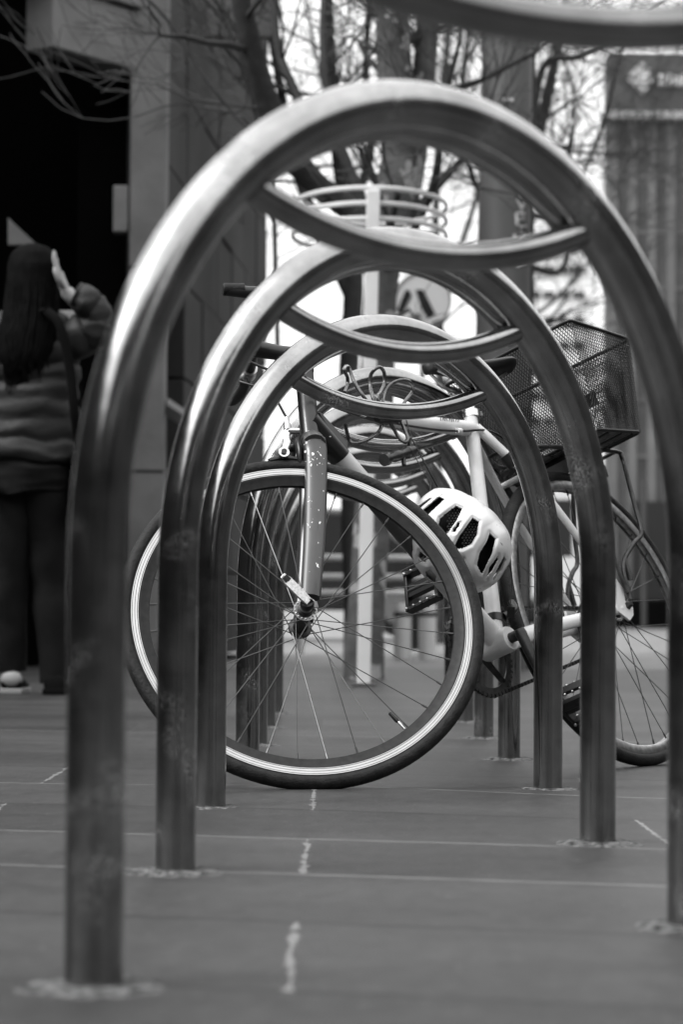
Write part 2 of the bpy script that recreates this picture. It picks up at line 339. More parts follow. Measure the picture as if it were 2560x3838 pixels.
# ------------------------------------------------------------------ bike racks
RR, RC, ZC, RB, R2 = .0260, .360, .38, .4345, .0145
def make_rack():
    t = thing('bike_rack', (0, 0, 0), 'x', 'bike rack', 'steel bike racks in a row')
    n = 56; pts = [(-RC, 0, -.03), (-RC, 0, .05), (-RC, 0, .15), (-RC, 0, .27), (-RC, 0, .34)]
    for i in range(n + 1):
        a = math.pi - math.pi * i / n; pts.append((RC * math.cos(a), 0, ZC + RB * math.sin(a)))
    pts += [(RC, 0, .34), (RC, 0, .27), (RC, 0, .15), (RC, 0, .05), (RC, 0, -.03)]
    MB().tube(pts, RR, 32, flat=(0, 1, 0)).build('hoop', 'steel', t)
    # lower arc: a smile-shaped tube that meets the hoop at both ends
    br, bc = .50, .672 + .50; pts = []
    for i in range(33):
        s = -.236 + .472 * i / 32; pts.append((s + .003, 0.0, bc - math.sqrt(br * br - s * s)))
    MB().tube(pts, R2, 20).build('lower_bar', 'steel', t)
    # upper arc: follows the inside of the hoop, set towards its far face, and meets the lower bar in a corner
    pts = []
    for i in range(61):
        a = R(129) - R(78) * i / 60
        pts.append(((RC - .020) * math.cos(a), .016, ZC + (RB - .020) * math.sin(a)))
    MB().tube(pts, R2 * .85, 16).build('upper_bar', 'steel', t)
    for sx in (-1, 1):
        s = sx * .205; dz = s / math.sqrt(br * br - s * s); d = Vector((1, 0, dz)).normalized(); c = Vector((s + .003, 0, bc - math.sqrt(br * br - s * s)))
        MB().lathe([(R2 * .9, -.0022), (R2 * 1.05, -.0016), (R2 * 1.09, 0), (R2 * 1.05, .0016), (R2 * .9, .0022)], 24, d, c).build('weld_seam', 'weld', t)
        rnd = random.Random(3 + sx); g = MB(); k = 40; vs = [(sx * RC, 0, .0035)]
        for i in range(k):
            a = 2 * math.pi * i / k; rr = .062 + .012 * noise.noise(Vector((math.cos(a) * 2, math.sin(a) * 2, sx * 4))) + rnd.uniform(-.003, .003)
            vs.append((sx * RC + rr * .62 * math.cos(a), rr * .62 * math.sin(a), .0045 + rnd.uniform(-.001, .001)))
        for i in range(k):
            a = 2 * math.pi * i / k; rr = .070 + .016 * noise.noise(Vector((math.cos(a) * 2, math.sin(a) * 2, sx * 4))) + rnd.uniform(-.004, .004)
            vs.append((sx * RC + rr * math.cos(a), rr * math.sin(a), -.001))
        fs = [(0, 1 + i, 1 + (i + 1) % k) for i in range(k)] + [(1 + i, 1 + k + i, 1 + k + (i + 1) % k, 1 + (i + 1) % k) for i in range(k)]
        g.add(vs, fs).build('grout_collar', 'grout', t)
    return t
def copy_tree(o, parent=None):
    c = o.copy(); C.objects.link(c)
    if parent is not None: c.parent = parent
    for ch in list(o.children): copy_tree(ch, c)
    return c
RACKS = [
 (1.375, 36, .083, 1.22, 'nearest steel bike hoop, only its blurred lower bar crossing the upper right corner'),
 (2.332, 36, .078, 1.0, 'largest whole steel bike hoop, out of focus, framing all the others'),
 (3.232, 35, .080, .965, 'second whole steel bike hoop, its arch nested inside the largest one'),
 (4.206, 36.9, .083, 1.03, 'steel bike hoop standing just in front of the leaning bicycle wheel'),
 (5.128, 32, .090, .915, 'steel bike hoop the white bicycle leans on, with the lock cable in front of it'),
 (5.961, 33, .083, .93, 'steel bike hoop directly behind the one the bicycle leans on'),
 (6.806, 33, .079, .93, 'second last steel bike hoop of the row, seen through the bicycle frame'),
 (7.65, 33, .080, .93, 'farthest and smallest steel bike hoop at the end of the row'),
]
rack0 = make_rack()
for i, (y, yaw, x, wsc, lab) in enumerate(RACKS):
    o = rack0 if i == 0 else copy_tree(rack0)
    o.scale = (wsc, 1, 1); o.location = (x, y, 0); o.rotation_euler = (0, 0, R(yaw)); o['label'] = lab

# ------------------------------------------------------------------ the white bicycle (local axes: x to the rear wheel, y away from the viewer, z up its leaning plane)
PHI, LAM = R(50), R(21)
d = Vector((math.cos(PHI), math.sin(PHI), 0)); nh = Vector((-math.sin(PHI), math.cos(PHI), 0))
uu = Vector((0, 0, 1)) * math.cos(LAM) + nh * math.sin(LAM); ss = nh * math.cos(LAM) - Vector((0, 0, 1)) * math.sin(LAM)
BM_ = Matrix(((d.x, ss.x, uu.x, .653), (d.y, ss.y, uu.y, 5.114), (d.z, ss.z, uu.z, 0), (0, 0, 0, 1)))
bike = thing('bicycle', None, 'white framed bicycle with grey fork leaning on the steel hoops, front wheel turned', 'bicycle', mw=BM_)

NF = Vector((-.571, -.797, .198)).normalized()      # front axle direction, towards the viewer
HF = Vector((-.983, .001, .330)); AX = Vector((.270, 0, .963)).normalized()
T0 = Vector((-.812, 0, .699))                        # bottom of head tube
def wheel(name, hub, N, ro, rtyre, deep, rrim_w, track, parent, nsp=32, rim_m='rim_dark', flange=(.033, .033), twist=0.0, fr=.0215):
    N = N.normalized(); X = Vector((0, 0, 1)); X = (X - N * X.dot(N)).normalized(); Y = N.cross(X)
    X, Y = X * math.cos(twist) + Y * math.sin(twist), Y * math.cos(twist) - X * math.sin(twist)
    hub = Vector(hub)
    # rim: profile (radius, offset) closed loop
    h = rrim_w / 2
    prof = [(ro, h), (ro - .002, h + .0005), (ro - .0165, h + .0005), (ro - .019, h - .0006), (ro - deep * .72, h - .003), (ro - deep, .0045), (ro - deep - .001, 0),
            (ro - deep, -.0045), (ro - deep * .72, -h + .003), (ro - .019, -h + .0006), (ro - .0165, -h - .0005), (ro, -h)]
    rim = MB().lathe(prof, 128, N, hub, closed=True).build(name, rim_m, parent, angle=25)
    if track:
        for sg in (1, -1):
            t_ = MB()
            for a_, b_ in ((.0014, .0030), (.0040, .0078), (.0088, .0124), (.0136, .0146)):
                hh = sg * (h + .0013)
                t_.lathe([(ro - a_, sg * h), (ro - a_, hh), (ro - b_, hh), (ro - b_, sg * h)], 128, N, hub)
            t_.build('brake_track', 'track', rim, angle=20)
    # tyre
    rt = (rtyre - ro + .003) / 2 + .0012; rc = rtyre - rt
    prof = [(rc + rt * math.cos(a) * (1 if math.cos(a) > 0 else .9), rt * 1.0 * math.sin(a)) for a in [2 * math.pi * k / 20 for k in range(20)]]
    MB().lathe(prof, 128, N, hub, closed=True).build('tyre', 'rubber', rim)
    # hub
    f1, f2 = flange
    prof = [(.004, -.05), (.008, -.05), (.009, -f2 - .012), (.014, -f2 - .010), (.015, -f2 - .002), (fr, -f2 - .002), (fr, -f2 + .0015), (.0145, -f2 + .004), (.0135, 0), (.0145, f1 - .004),
            (fr, f1 - .0015), (fr, f1 + .002), (.015, f1 + .002), (.014, f1 + .010), (.009, f1 + .012), (.008, .05), (.004, .05)]
    MB().lathe(prof, 32, N, hub).build('hub', 'blackmetal', rim, angle=30)
    for sg, ff in ((1, f1), (-1, f2)):
        fm = MB(); fm.lathe([(fr - .0065, sg * (ff + .0022)), (fr - .0062, sg * (ff + .0032)), (fr + .0004, sg * (ff + .0032)), (fr + .0006, sg * (ff + .0018))], 32, N, hub)
        for k in range(nsp // 2):
            a = 4 * math.pi * (k + .25) / nsp; c = hub + N * sg * (ff + .003) + (X * math.cos(a) + Y * math.sin(a)) * (fr - .003)
            fm.ball(c, .0022, 6, 4)
        fm.build('flange', 'alloy_dull', rim)
    for k in range(nsp):
        side = 1 if k % 2 == 0 else -1; ff = f1 if side > 0 else -f2
        cross = 1 if (k // 2) % 2 == 0 else -1
        ar = 2 * math.pi * k / nsp; ah = ar + cross * R(62)
        p0 = hub + N * (ff + side * cross * .0015) + (X * math.cos(ah) + Y * math.sin(ah)) * (fr - .003)
        p1 = hub + (X * math.cos(ar) + Y * math.sin(ar)) * (ro - deep + .002)
        dr = (p0 - p1).normalized(); q = p1 + dr * .014
        MB().tube([p0, q, q, p1], [.00095, .00095, .0020, .0020], 6).build('spoke', 'spoke', rim)
    return rim, hub, N, X, Y
fwh, *_ = wheel('front_wheel', HF, NF, .3165, .3395, .0345, .020, True, bike, twist=R(3))
rwh, *_ = wheel('rear_wheel', Vector((0, 0, .335)), Vector((0, -1, 0)), .3115, .335, .017, .021, False, bike, flange=(.035, .02), rim_m='alloy_dull', twist=R(8), fr=.024)
# valve on the front rim
X = Vector((0, 0, 1)); X = (X - NF * X.dot(NF)).normalized(); Y = NF.cross(X)
va = R(-156)
rv = X * math.cos(va) + Y * math.sin(va)
MB().tube([HF + rv * .280, HF + rv * .258], .0026, 8).build('valve', 'alloy', fwh)
MB().tube([HF + rv * .262, HF + rv * .259, HF + rv * .240, HF + rv * .238], [.0032, .0042, .0038, .001], 8).build('valve_cap', 'black', fwh)
# quick release lever and dropout
fork = MB(); crown = T0 - AX * .020; LAT = NF - AX * NF.dot(AX); LAT.normalize(); FWD = AX.cross(LAT).normalized()
if FWD.x > 0: FWD = -FWD
for sg in (1, -1):
    top = crown + LAT * sg * .030 + AX * .002; end = HF + NF * sg * .047 + AX * .020 - FWD * .010
    b1 = top - AX * .05 + LAT * sg * .005; pts = spline([top, b1, lerp(b1, end, .5) - FWD * .003, end], 8)
    rad = [(lerp(.0245, .0185, i / (len(pts) - 1)), lerp(.0150, .0105, i / (len(pts) - 1))) for i in range(len(pts))]
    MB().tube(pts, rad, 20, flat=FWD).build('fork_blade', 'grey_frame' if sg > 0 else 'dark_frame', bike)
    dp = MB(); ce = HF + NF * sg * .049
    dp.tube([end - AX * .004, ce + FWD * .003], [(.012, .004), (.011, .0035)], 12, flat=FWD); dp.tube([ce - NF * .003, ce + NF * .003], .012, 16); dp.box(ce - FWD * .016 + AX * .004, (.012, .004, .012))
    dp.build('dropout', 'alloy_dull', bike)
cm = MB(); pts = spline([crown - LAT * .037 - AX * .012, crown - LAT * .020 + AX * .006, crown + AX * .010, crown + LAT * .020 + AX * .006, crown + LAT * .037 - AX * .012], 6)
cm.tube(pts, [(.022, .020)] * len(pts), 20, flat=FWD); cm.tube([crown - AX * .02, T0 + AX * .002], [.024, .0185], 24)
cm.build('fork_crown', 'grey_frame', bike)
# paint chips on the near fork blade
ch = MB(); rnd = random.Random(5)
top = crown + LAT * .030; end = HF + NF * .047 + AX * .020 - FWD * .010
for k in range(34):
    t = rnd.choice([rnd.uniform(.0, .22), rnd.uniform(.02, .2), rnd.uniform(.3, .62), rnd.uniform(0, 1)]); c = lerp(top, end, t) + LAT * (.006 * min(1, t * 5)) - FWD * .003 * math.sin(math.pi * t)
    ra, rb = lerp(.0245, .0185, t), lerp(.0150, .0105, t); an = rnd.uniform(-.9, .9)
    q = c + FWD * (ra * math.sin(an)) + LAT * (rb * math.cos(an) + .0003); L = rnd.choice([.001, .0014, .002, .0038]); w1 = L * rnd.uniform(.2, .5)
    dr = (AX * rnd.uniform(.3, 1) + FWD * rnd.uniform(-.5, .5)).normalized(); sd_ = dr.cross(LAT).normalized()
    m = 7; ch.add([q + dr * (L * math.cos(2 * math.pi * i / m) * rnd.uniform(.6, 1.1)) + sd_ * (w1 * math.sin(2 * math.pi * i / m)) for i in range(m)], [tuple(range(m))])
tag(ch.build('paint_chip', 'chipwhite', bike), kind='stuff')
qr = MB(); c0 = HF + NF * .056
qr.lathe([(.002, -.004), (.012, -.004), (.013, 0), (.013, .006), (.010, .012), (.002, .013)], 24, NF, c0)
qr.build('skewer_cap', 'blackmetal', bike)
lev = MB(); Lr = Vector((-.495, .322, .809)).normalized(); pv = c0 + NF * .012
sv = Lr.cross(NF).normalized()
lev.prism([(-.008, -.004), (.008, -.004), (.0095, .02), (.0095, .052), (.006, .066), (-.006, .066), (-.0095, .052), (-.0095, .02)], pv, sv, (Lr + NF * .18).normalized(), NF, .005)
lev.build('quick_release_lever', 'alloy', bike, bevel=.0012)
MB().prism([(-.004, .048), (.005, .048), (.004, .060), (-.003, .060)], pv + NF * .0108, sv, (Lr + NF * .18).normalized(), NF, .0004).build('lever_slot', 'ink', bike)
MB().tube([c0 + NF * .004 - sv * .008, c0 + NF * .010 + sv * .008], .008, 14).build('cam_pivot', 'black', bike)
qn = MB().lathe([(.002, .0), (.010, .0), (.010, .008), (.006, .012), (.001, .012)], 16, -NF, HF - NF * .053).build('skewer_nut', 'alloy_dull', bike)

# head tube, frame
HT = T0 + AX * .152
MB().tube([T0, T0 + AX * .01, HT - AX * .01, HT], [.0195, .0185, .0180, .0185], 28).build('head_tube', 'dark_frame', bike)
MB().lathe([(.017, -.001), (.0225, 0), (.0225, .006), (.0195, .009)], 28, AX, T0 - AX * .003).build('headset_cup', 'black', bike)
BB = Vector((-.408, 0, .276)); ST = Vector((-.256, 0, .792))
dts = T0 + AX * .042; dte = BB + Vector((-.006, 0, .012)); tm = lerp(dts, dte, .30)
MB().tube([dts, lerp(dts, dte, .10), lerp(dts, dte, .165)], [(.0225, .021)] * 3, 28, flat=(0, 1, 0)).build('down_tube_sleeve', 'dark_frame', bike)
MB().tube([lerp(dts, dte, .165), lerp(dts, dte, .33)], [(.0218, .0205)] * 2, 28, flat=(0, 1, 0)).build('down_tube', 'white_frame', bike)
MB().tube([lerp(dts, dte, .33), lerp(dts, dte, .335), lerp(dts, dte, .60)], [(.0218, .0205)] * 3, 28, flat=(0, 1, 0)).build('down_tube_band', 'grey_frame', bike)
MB().tube([lerp(dts, dte, .60), lerp(dts, dte, .93), dte], [(.0218, .0205), (.022, .022), (.024, .026)], 28, flat=(0, 1, 0)).build('down_tube', 'white_frame', bike)
gus = MB(); gus.prism([(-.785, .752), (-.776, .700), (-.735, .668), (-.724, .690)], (0, -.0215, 0), (1, 0, 0), (0, 0, 1), (0, 1, 0), .043); gus.build('gusset', 'dark_frame', bike, bevel=.003)
tt = spline([T0 + AX * .118 + Vector((.008, 0, 0)), (-.70, 0, .792), (-.60, 0, .772), (-.50, 0, .760), (-.40, 0, .757), (-.262, 0, .756)], 8); k1 = 20
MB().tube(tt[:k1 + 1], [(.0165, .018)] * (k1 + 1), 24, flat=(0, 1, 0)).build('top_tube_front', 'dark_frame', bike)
MB().tube(tt[k1:], [(.0155, .0165)] * (len(tt) - k1), 24, flat=(0, 1, 0)).build('top_tube', 'white_frame', bike)
# decal on the top tube: outlined marks
dc = MB(); rnd = random.Random(2)
for k in range(9):
    x0 = -.392 + k * .0075 ; hgt = rnd.uniform(.006, .010); pth = [(x0, -.0158, .765 - hgt * .5), (x0 + rnd.uniform(.001, .004), -.0158, .765 + hgt * .5), (x0 + .005, -.0160, .765 - hgt * rnd.uniform(-.3, .5))]
    dc.tube([Vector(p) for p in pth], .0009, 5)
dc.build('decal', 'ink', bike)
MB().tube([BB + Vector((0, 0, .01)), ST + Vector((-.004, 0, -.012))], [.0165, .0145], 24).build('seat_tube', 'white_frame', bike)
MB().tube([BB + Vector((0, .036, 0)), BB + Vector((0, .030, 0)), BB + Vector((0, -.030, 0)), BB + Vector((0, -.036, 0))], [.024, .0265, .0265, .024], 32).build('bottom_bracket_shell', 'white_frame', bike)
sc_ = MB().lathe([(.0145, 0), (.0185, 0), (.0185, .016), (.0150, .017)], 24, (ST - BB).normalized(), ST - Vector((0, 0, .012))).build('seat_clamp', 'alloy', bike)
MB().tube([ST + Vector((.020, -.014, -.004)), ST + Vector((.020, .014, -.004))], .005, 12).build('clamp_bolt', 'alloy', bike)
sdv = (ST - BB).normalized()
MB().tube([ST, ST + sdv * .085], .0135, 20).build('seat_post', 'alloy', bike)
# stays
DR = Vector((0, 0, .335))
for sg in (1, -1):
    p = spline([(-.262, sg * .008, .757), (-.232, sg * .022, .712), (-.15, sg * .046, .60), (-.02, sg * .062, .385)], 6)
    MB().tube(p, interp([.0105, .0105, .0095, .0085, .0075], len(p)), 16).build('seat_stay', 'white_frame', bike)
    p = spline([BB + Vector((.02, sg * .020, -.002)), (-.30, sg * .034, .292), (-.15, sg * .052, .312), (-.02, sg * .062, .330)], 6)
    MB().tube(p, [(lerp(.0185, .011, i / (len(p) - 1)), lerp(.012, .008, i / (len(p) - 1))) for i in range(len(p))], 18, flat=(0, 0, 1)).build('chain_stay', 'white_frame', bike)
    q = MB(); q.prism([(-.045, .322), (-.010, .300), (.010, .312), (.018, .330), (.010, .340), (-.004, .345), (.004, .372), (-.012, .396), (-.030, .385)], (0, sg * .066 - .003, 0), (1, 0, 0), (0, 0, 1), (0, 1, 0), .006)
    q.build('rear_dropout', 'white_frame', bike, bevel=.001)
    MB().tube([DR + Vector((0, sg * .066, 0)), DR + Vector((0, sg * .072, 0)), DR + Vector((0, sg * .080, 0))], [.0095, .0095, .005], 6).build('axle_nut', 'blackmetal', bike)
MB().tube([(-.165, -.045, .645), (-.165, .045, .645)], .007, 12).build('seat_stay_bridge', 'white_frame', bike)
# rear brake + front brake
def caliper(c, lat, up, fw, parent, name, bright):
    b = MB(); pts = spline([c + up * .030 + lat * .0, c + up * .028 + lat * .028, c + lat * .038 - up * .002, c + lat * .030 - up * .032], 6); b.tube(pts, [(.0085, .005)] * len(pts), 10, flat=up)
    pts = spline([c + up * .030, c + up * .028 - lat * .028, c - lat * .038 - up * .002, c - lat * .030 - up * .032], 6); b.tube(pts, [(.0085, .005)] * len(pts), 10, flat=up)
    b.tube([c + up * .030 - fw * .012, c + up * .030 + fw * .012], .008, 12)
    o = b.build(name, bright, parent)
    return o
BC = crown - AX * .030 + FWD * .032
caliper(BC, LAT, AX, FWD, bike, 'front_brake', 'blackmetal')
arm = MB(); a0 = BC + LAT * .040 + AX * .045 + FWD * .018; 
ptsA = [a0, a0 + FWD * .004 - AX * .014, a0 + FWD * .004 - AX * .030 + LAT * .002, a0 + FWD * .012 - AX * .050]
arm.tube(spline(ptsA, 5), [(.0075, .0045)] * 16, 12, flat=FWD); arm.tube([ptsA[-1] - LAT * .004, ptsA[-1] + LAT * .008], .0105, 18); arm.tube([a0, a0 - FWD * .022], .0065, 14)
arm.build('brake_arm', 'alloy', bike)
MB().tube([ptsA[-1] + LAT * .0082, ptsA[-1] + LAT * .0115], .0055, 14).build('pad_bolt', 'blackmetal', bike)
pd = MB(); pc = ptsA[-1] - AX * .010 - LAT * .008; pd.tube(spline([pc - FWD * .028 + AX * .001, pc + AX * .004, pc + FWD * .028 - AX * .002], 4), [(.006, .008)] * 9, 10, flat=AX); pd.build('brake_pad', 'black', bike)
MB().tube([a0 + AX * .002, a0 + AX * .012, a0 + AX * .020, a0 + AX * .030], [.0075, .0075, .0055, .0035], 12).build('barrel_adjuster', 'alloy_dull', bike)
rb = Vector((-.150, 0, .640)); caliper(rb, Vector((0, 1, 0)), Vector((-.3, 0, .95)).normalized(), Vector((-.95, 0, -.3)).normalized(), bike, 'rear_brake', 'blackmetal')
# stem, bullhorn bar, levers
STM = HT + AX * .034; BARC = STM + FWD * .096 + AX * .018
MB().tube([HT, HT + AX * .012, HT + AX * .013, HT + AX * .022, HT + AX * .023, STM + AX * .016], [.0195, .0195, .017, .017, .0185, .017], 24).build('headset_spacer', 'black', bike)
MB().tube([STM + AX * .0, lerp(STM, BARC, .5), BARC], [(.018, .017), (.015, .014), (.018, .017)], 18).build('stem', 'black', bike)
for sg in (1, -1):
    j = BARC + LAT * sg * .17
    p = spline([BARC, BARC + LAT * sg * .13, j + LAT * sg * .022 + FWD * .014, j + LAT * sg * .03 + FWD * .040, j + LAT * sg * .032 + FWD * (.083 if sg > 0 else .052) + AX * .004], 7)
    MB().tube(p, .0118, 18).build('handlebar', 'black', bike)
    MB().tube([p[-1] - FWD * .040, p[-1] - FWD * .002, p[-1] + FWD * .001], [.0122, .0122, .009], 20).build('bar_end_grip', 'rubber', bike)
    c = BARC + LAT * sg * .085
    lv = MB(); lv.tube([c - LAT * .012, c + LAT * .012], .017, 14); lv.tube(spline([c, c - AX * .018 + FWD * .016, c - AX * .024 + FWD * .034 + LAT * sg * .02, c - AX * .022 + FWD * .046 + LAT * sg * .075], 6), interp([.010, .009, .0055, .004], 19), 10)
    lv.build('brake_lever', 'alloy_dull', bike)
    MB().tube([c - AX * .016 + FWD * .010, c - AX * .030 + FWD * .012], .008, 10).build('lever_pivot', 'black', bike)
c = BARC + LAT * .085
MB().tube(spline([BARC - LAT * .085 - AX * .022 + FWD * .012, BARC - AX * .07 + FWD * .05, a0 + AX * .085 + FWD * .030, a0 + AX * .030], 10), .0026, 8).build('front_brake_cable', 'cable', bike)
MB().tube(spline([c - AX * .022 + FWD * .012, c - AX * .055 + FWD * .03 - LAT * .03, (-.83, -.035, .800), (-.745, -.030, .768), (-.68, -.026, .753), (-.60, -.024, .742), (-.45, -.022, .735), (-.34, -.020, .738), (-.24, -.020, .745), (-.17, -.015, .722), (-.155, -.01, .68)], 8), .0026, 8).build('rear_brake_cable', 'cable', bike)
MB().tube([(-.672, -.0265, .7515), (-.655, -.0262, .7485)], .0048, 12).build('cable_stop', 'alloy', bike)
MB().tube([(-.352, -.020, .7375), (-.340, -.020, .738)], .0062, 12).build('cable_guide', 'white_frame', bike)
# drivetrain
crk = Vector((.034, 0, -.168)); crk = crk.normalized() * .170
CRY = (.060, -.072)
MB().tube([BB + Vector((0, .05, 0)), BB + Vector((0, -.066, 0))], .011, 16).build('crank_axle', 'blackmetal', bike)
for sg, off in ((1, -.070), (-1, .060)):
    e = BB + Vector((crk.x * sg * 1.0, off, crk.z * sg))
    b0 = BB + Vector((0, off + (.008 if off < 0 else -.004), 0))
    MB().tube([b0 - (e - b0).normalized() * .010, b0, lerp(b0, e, .5), e, e + (e - b0).normalized() * .010], [(.012, .009), (.016, .010), (.012, .0075), (.012, .007), (.006, .005)], 14, flat=(1, 0, 0)).build('crank_arm', 'blackmetal', bike)
    so_ = -1 if off < 0 else 1; pc = e + Vector((0, so_ * .052, 0))
    tl = R(72) if off > 0 else R(-40); ex = Vector((math.cos(tl), 0, math.sin(tl))); ez = Vector((-math.sin(tl), 0, math.cos(tl)))
    pm = MB(); rot = Matrix((ex, Vector((0, 1, 0)), ez)).transposed()
    pm.tube([e, e + Vector((0, so_ * .095, 0))], .0085, 12)
    for sx in (-1, 1): pm.box(pc + ex * sx * .040, (.008, .088, .020), rot)
    for sy in (-1, 1): pm.box(pc + Vector((0, sy * .040, 0)), (.082, .008, .018), rot)
    pm.box(pc + Vector((0, 0, 0)), (.030, .07, .014), rot)
    ped = pm.build('pedal', 'black', bike, bevel=.0015)
    st = MB()
    for sx in (-1, 1):
        for k in range(5): st.ball(pc + ex * sx * .040 + ez * .012 + Vector((0, (k - 2) * .019, 0)), .0035, 8, 5); st.ball(pc + ex * sx * .040 - ez * .012 + Vector((0, (k - 2) * .019, 0)), .0035, 8, 5)
    st.build('grip_stud', 'alloy_dull', ped)
cr_ = MB(); vs = []; nT = 46; RCH = .094
for side in (0, 1):
    for ring, rr_ in enumerate((.076, .0885)):
        for k in range(nT * 4): vs.append(None)
prof_o = []
for k in range(nT * 4):
    a = 2 * math.pi * k / (nT * 4); prof_o.append((a, RCH + (.0035 if k % 4 in (1, 2) else -.003)))
n4 = nT * 4; vs = []
for yy_ in (.043, .046):
    for a, r_ in prof_o: vs.append(BB + Vector((r_ * math.cos(a), yy_, r_ * math.sin(a))))
    for a, r_ in prof_o: vs.append(BB + Vector((.078 * math.cos(a), yy_, .078 * math.sin(a))))
fs = []
for k in range(n4):
    j = (k + 1) % n4
    fs += [(k, j, n4 + j, n4 + k), (2 * n4 + k, 3 * n4 + k, 3 * n4 + j, 2 * n4 + j), (k, 2 * n4 + k, 2 * n4 + j, j), (n4 + k, n4 + j, 3 * n4 + j, 3 * n4 + k)]
cr_.add(vs, fs)
for k in range(5):
    a = 2 * math.pi * k / 5 + .3; cr_.tube([BB + Vector((.012 * math.cos(a), .050, .012 * math.sin(a))), BB + Vector((.081 * math.cos(a), .045, .081 * math.sin(a)))], [(.010, .004), (.007, .003)], 8, flat=(0, 1, 0))
cr_.build('chainring', 'blackmetal', bike, angle=20)
chn = MB(); up_a, dn_a = R(83), R(-86); cog = .036
path = []
top0 = BB + Vector((RCH * math.cos(up_a), .045, RCH * math.sin(up_a))); top1 = DR + Vector((cog * math.cos(up_a), .043, cog * math.sin(up_a)))
bt0 = DR + Vector((.03, .043, -.055)); bt1 = BB + Vector((RCH * math.cos(dn_a), .045, RCH * math.sin(dn_a)))
seg = [top1, top0] + [BB + Vector((RCH * math.cos(a), .045, RCH * math.sin(a))) for a in [up_a + (2 * math.pi - up_a + dn_a) * i / 24 for i in range(1, 24)]] + [bt1, DR + Vector((-.03, .043, -.075)), DR + Vector((.015, .043, -.055)), DR + Vector((-.01, .043, -.030))]
L = 0; pts = [seg[0]]
tot = []
for a, b in zip(seg[:-1], seg[1:]):
    k = max(1, int((b - a).length / .0064)); tot += [lerp(a, b, i / k) for i in range(k)]
for i, p in enumerate(tot[:-1]):
    if i % 2 == 0:
        dr = (tot[i + 1] - p).normalized(); rot = Matrix((dr, Vector((0, 1, 0)), dr.cross(Vector((0, 1, 0))))).transposed(); chn.box(p, (.0085, .007, .0078), rot)
    else:
        dr = (tot[i + 1] - p).normalized(); rot = Matrix((dr, Vector((0, 1, 0)), dr.cross(Vector((0, 1, 0))))).transposed(); chn.box(p, (.008, .0035, .0055), rot)
chn.build('chain', 'blackmetal', bike, smooth=False)
cs = MB()
for k in range(7):
    r_ = .024 + .0035 * k
    cs.lathe([(.012, .030 + (6 - k) * .004), (r_, .030 + (6 - k) * .004), (r_, .032 + (6 - k) * .004), (.012, .032 + (6 - k) * .004)], 36, Vector((0, 1, 0)), DR)
cs.build('cassette', 'blackmetal', bike, angle=20)
rd = MB(); rd.tube(spline([DR + Vector((.008, .052, -.02)), DR + Vector((.015, .056, -.045)), DR + Vector((-.015, .052, -.075)), DR + Vector((-.035, .05, -.11))], 6), [(.012, .007)] * 19, 10); rd.tube([DR + Vector((-.035, .043, -.105)), DR + Vector((-.035, .052, -.105))], .02, 16)
rd.build('rear_derailleur', 'blackmetal', bike)
fd = MB(); q = BB + (ST - BB).normalized() * .055; fd.tube([q - sdv * .008, q + sdv * .008], .0195, 20); fd.tube(spline([q + Vector((.01, -.018, .0)), q + Vector((.035, -.03, .01)), q + Vector((.045, -.02, .03))], 5), .0075, 10)
fd.build('front_derailleur', 'black', bike)
# saddle
sad = MB(); base = ST + sdv * .085 + Vector((0, 0, .012)); rows = []
sx_ = [-.135, -.12, -.07, -.01, .05, .09, .12, .135]; sw = [.012, .018, .021, .030, .055, .070, .066, .045]; sz = [.004, .012, .016, .012, .012, .018, .020, .016]
n = 14; vs = []
for i in range(len(sx_)):
    for j in range(n):
        a = 2 * math.pi * j / n; zc = math.sin(a); vs.append(base + Vector((sx_[i], sw[i] * math.cos(a), sz[i] + (.012 * zc if zc > 0 else .030 * zc * (.5 + .5 * abs(math.cos(a)))))))
fs = [(i * n + j, i * n + (j + 1) % n, (i + 1) * n + (j + 1) % n, (i + 1) * n + j) for i in range(len(sx_) - 1) for j in range(n)] + [tuple(range(n)), tuple(range((len(sx_) - 1) * n, len(sx_) * n))]
sad.add(vs, fs); so2 = sad.build('saddle', 'black', bike); sm = so2.modifiers.new('sub', 'SUBSURF'); sm.levels = 2; sm.render_levels = 2
rl = MB()
for sg in (1, -1): rl.tube(spline([base + Vector((-.11, sg * .010, -.004)), base + Vector((-.05, sg * .020, -.030)), base + Vector((.03, sg * .022, -.032)), base + Vector((.11, sg * .03, -.002))], 5), .0035, 8)
rl.build('saddle_rail', 'alloy_dull', bike)
# rear rack
rk = MB()
for sg in (1, -1):
    rk.tube(spline([(.005, sg * .077, .345), (.01, sg * .077, .40), (.03, sg * .078, .437), (.075, sg * .085, .472), (.112, sg * .09, .497), (.128, sg * .085, .56), (.155, sg * .075, .65), (.165, sg * .070, .685), (.14, sg * .068, .700), (-.10, sg * .060, .700), (-.17, sg * .04, .700)], 6), .0052, 10)
    rk.tube(spline([(.0, sg * .077, .36), (-.005, sg * .076, .43), (-.005, sg * .072, .56), (.0, sg * .068, .695)], 5), .0048, 10)
    rk.tube([(.03, sg * .078, .437), (.028, sg * .078, .39)], .006, 8)
for k in range(4): rk.tube([(-.10 + .085 * k, -.066, .700), (-.10 + .085 * k, .066, .700)], .0042, 8)
rk.box((.03, 0, .700), (.23, .03, .003))
rk.tube([(-.17, -.04, .700), (-.215, -.012, .70), (-.215, .012, .70), (-.17, .04, .700)], .0045, 8)
rk.build('luggage_rack', 'blackmetal', bike)
MB().tube([(-.213, -.026, .690), (-.199, -.030, .664)], .0155, 16).build('stay_clamp', 'black', bike)
rf = MB(); rf.box((.16, 0, .672), (.006, .05, .028)); rf.build('rear_bracket', 'black', bike, bevel=.002)
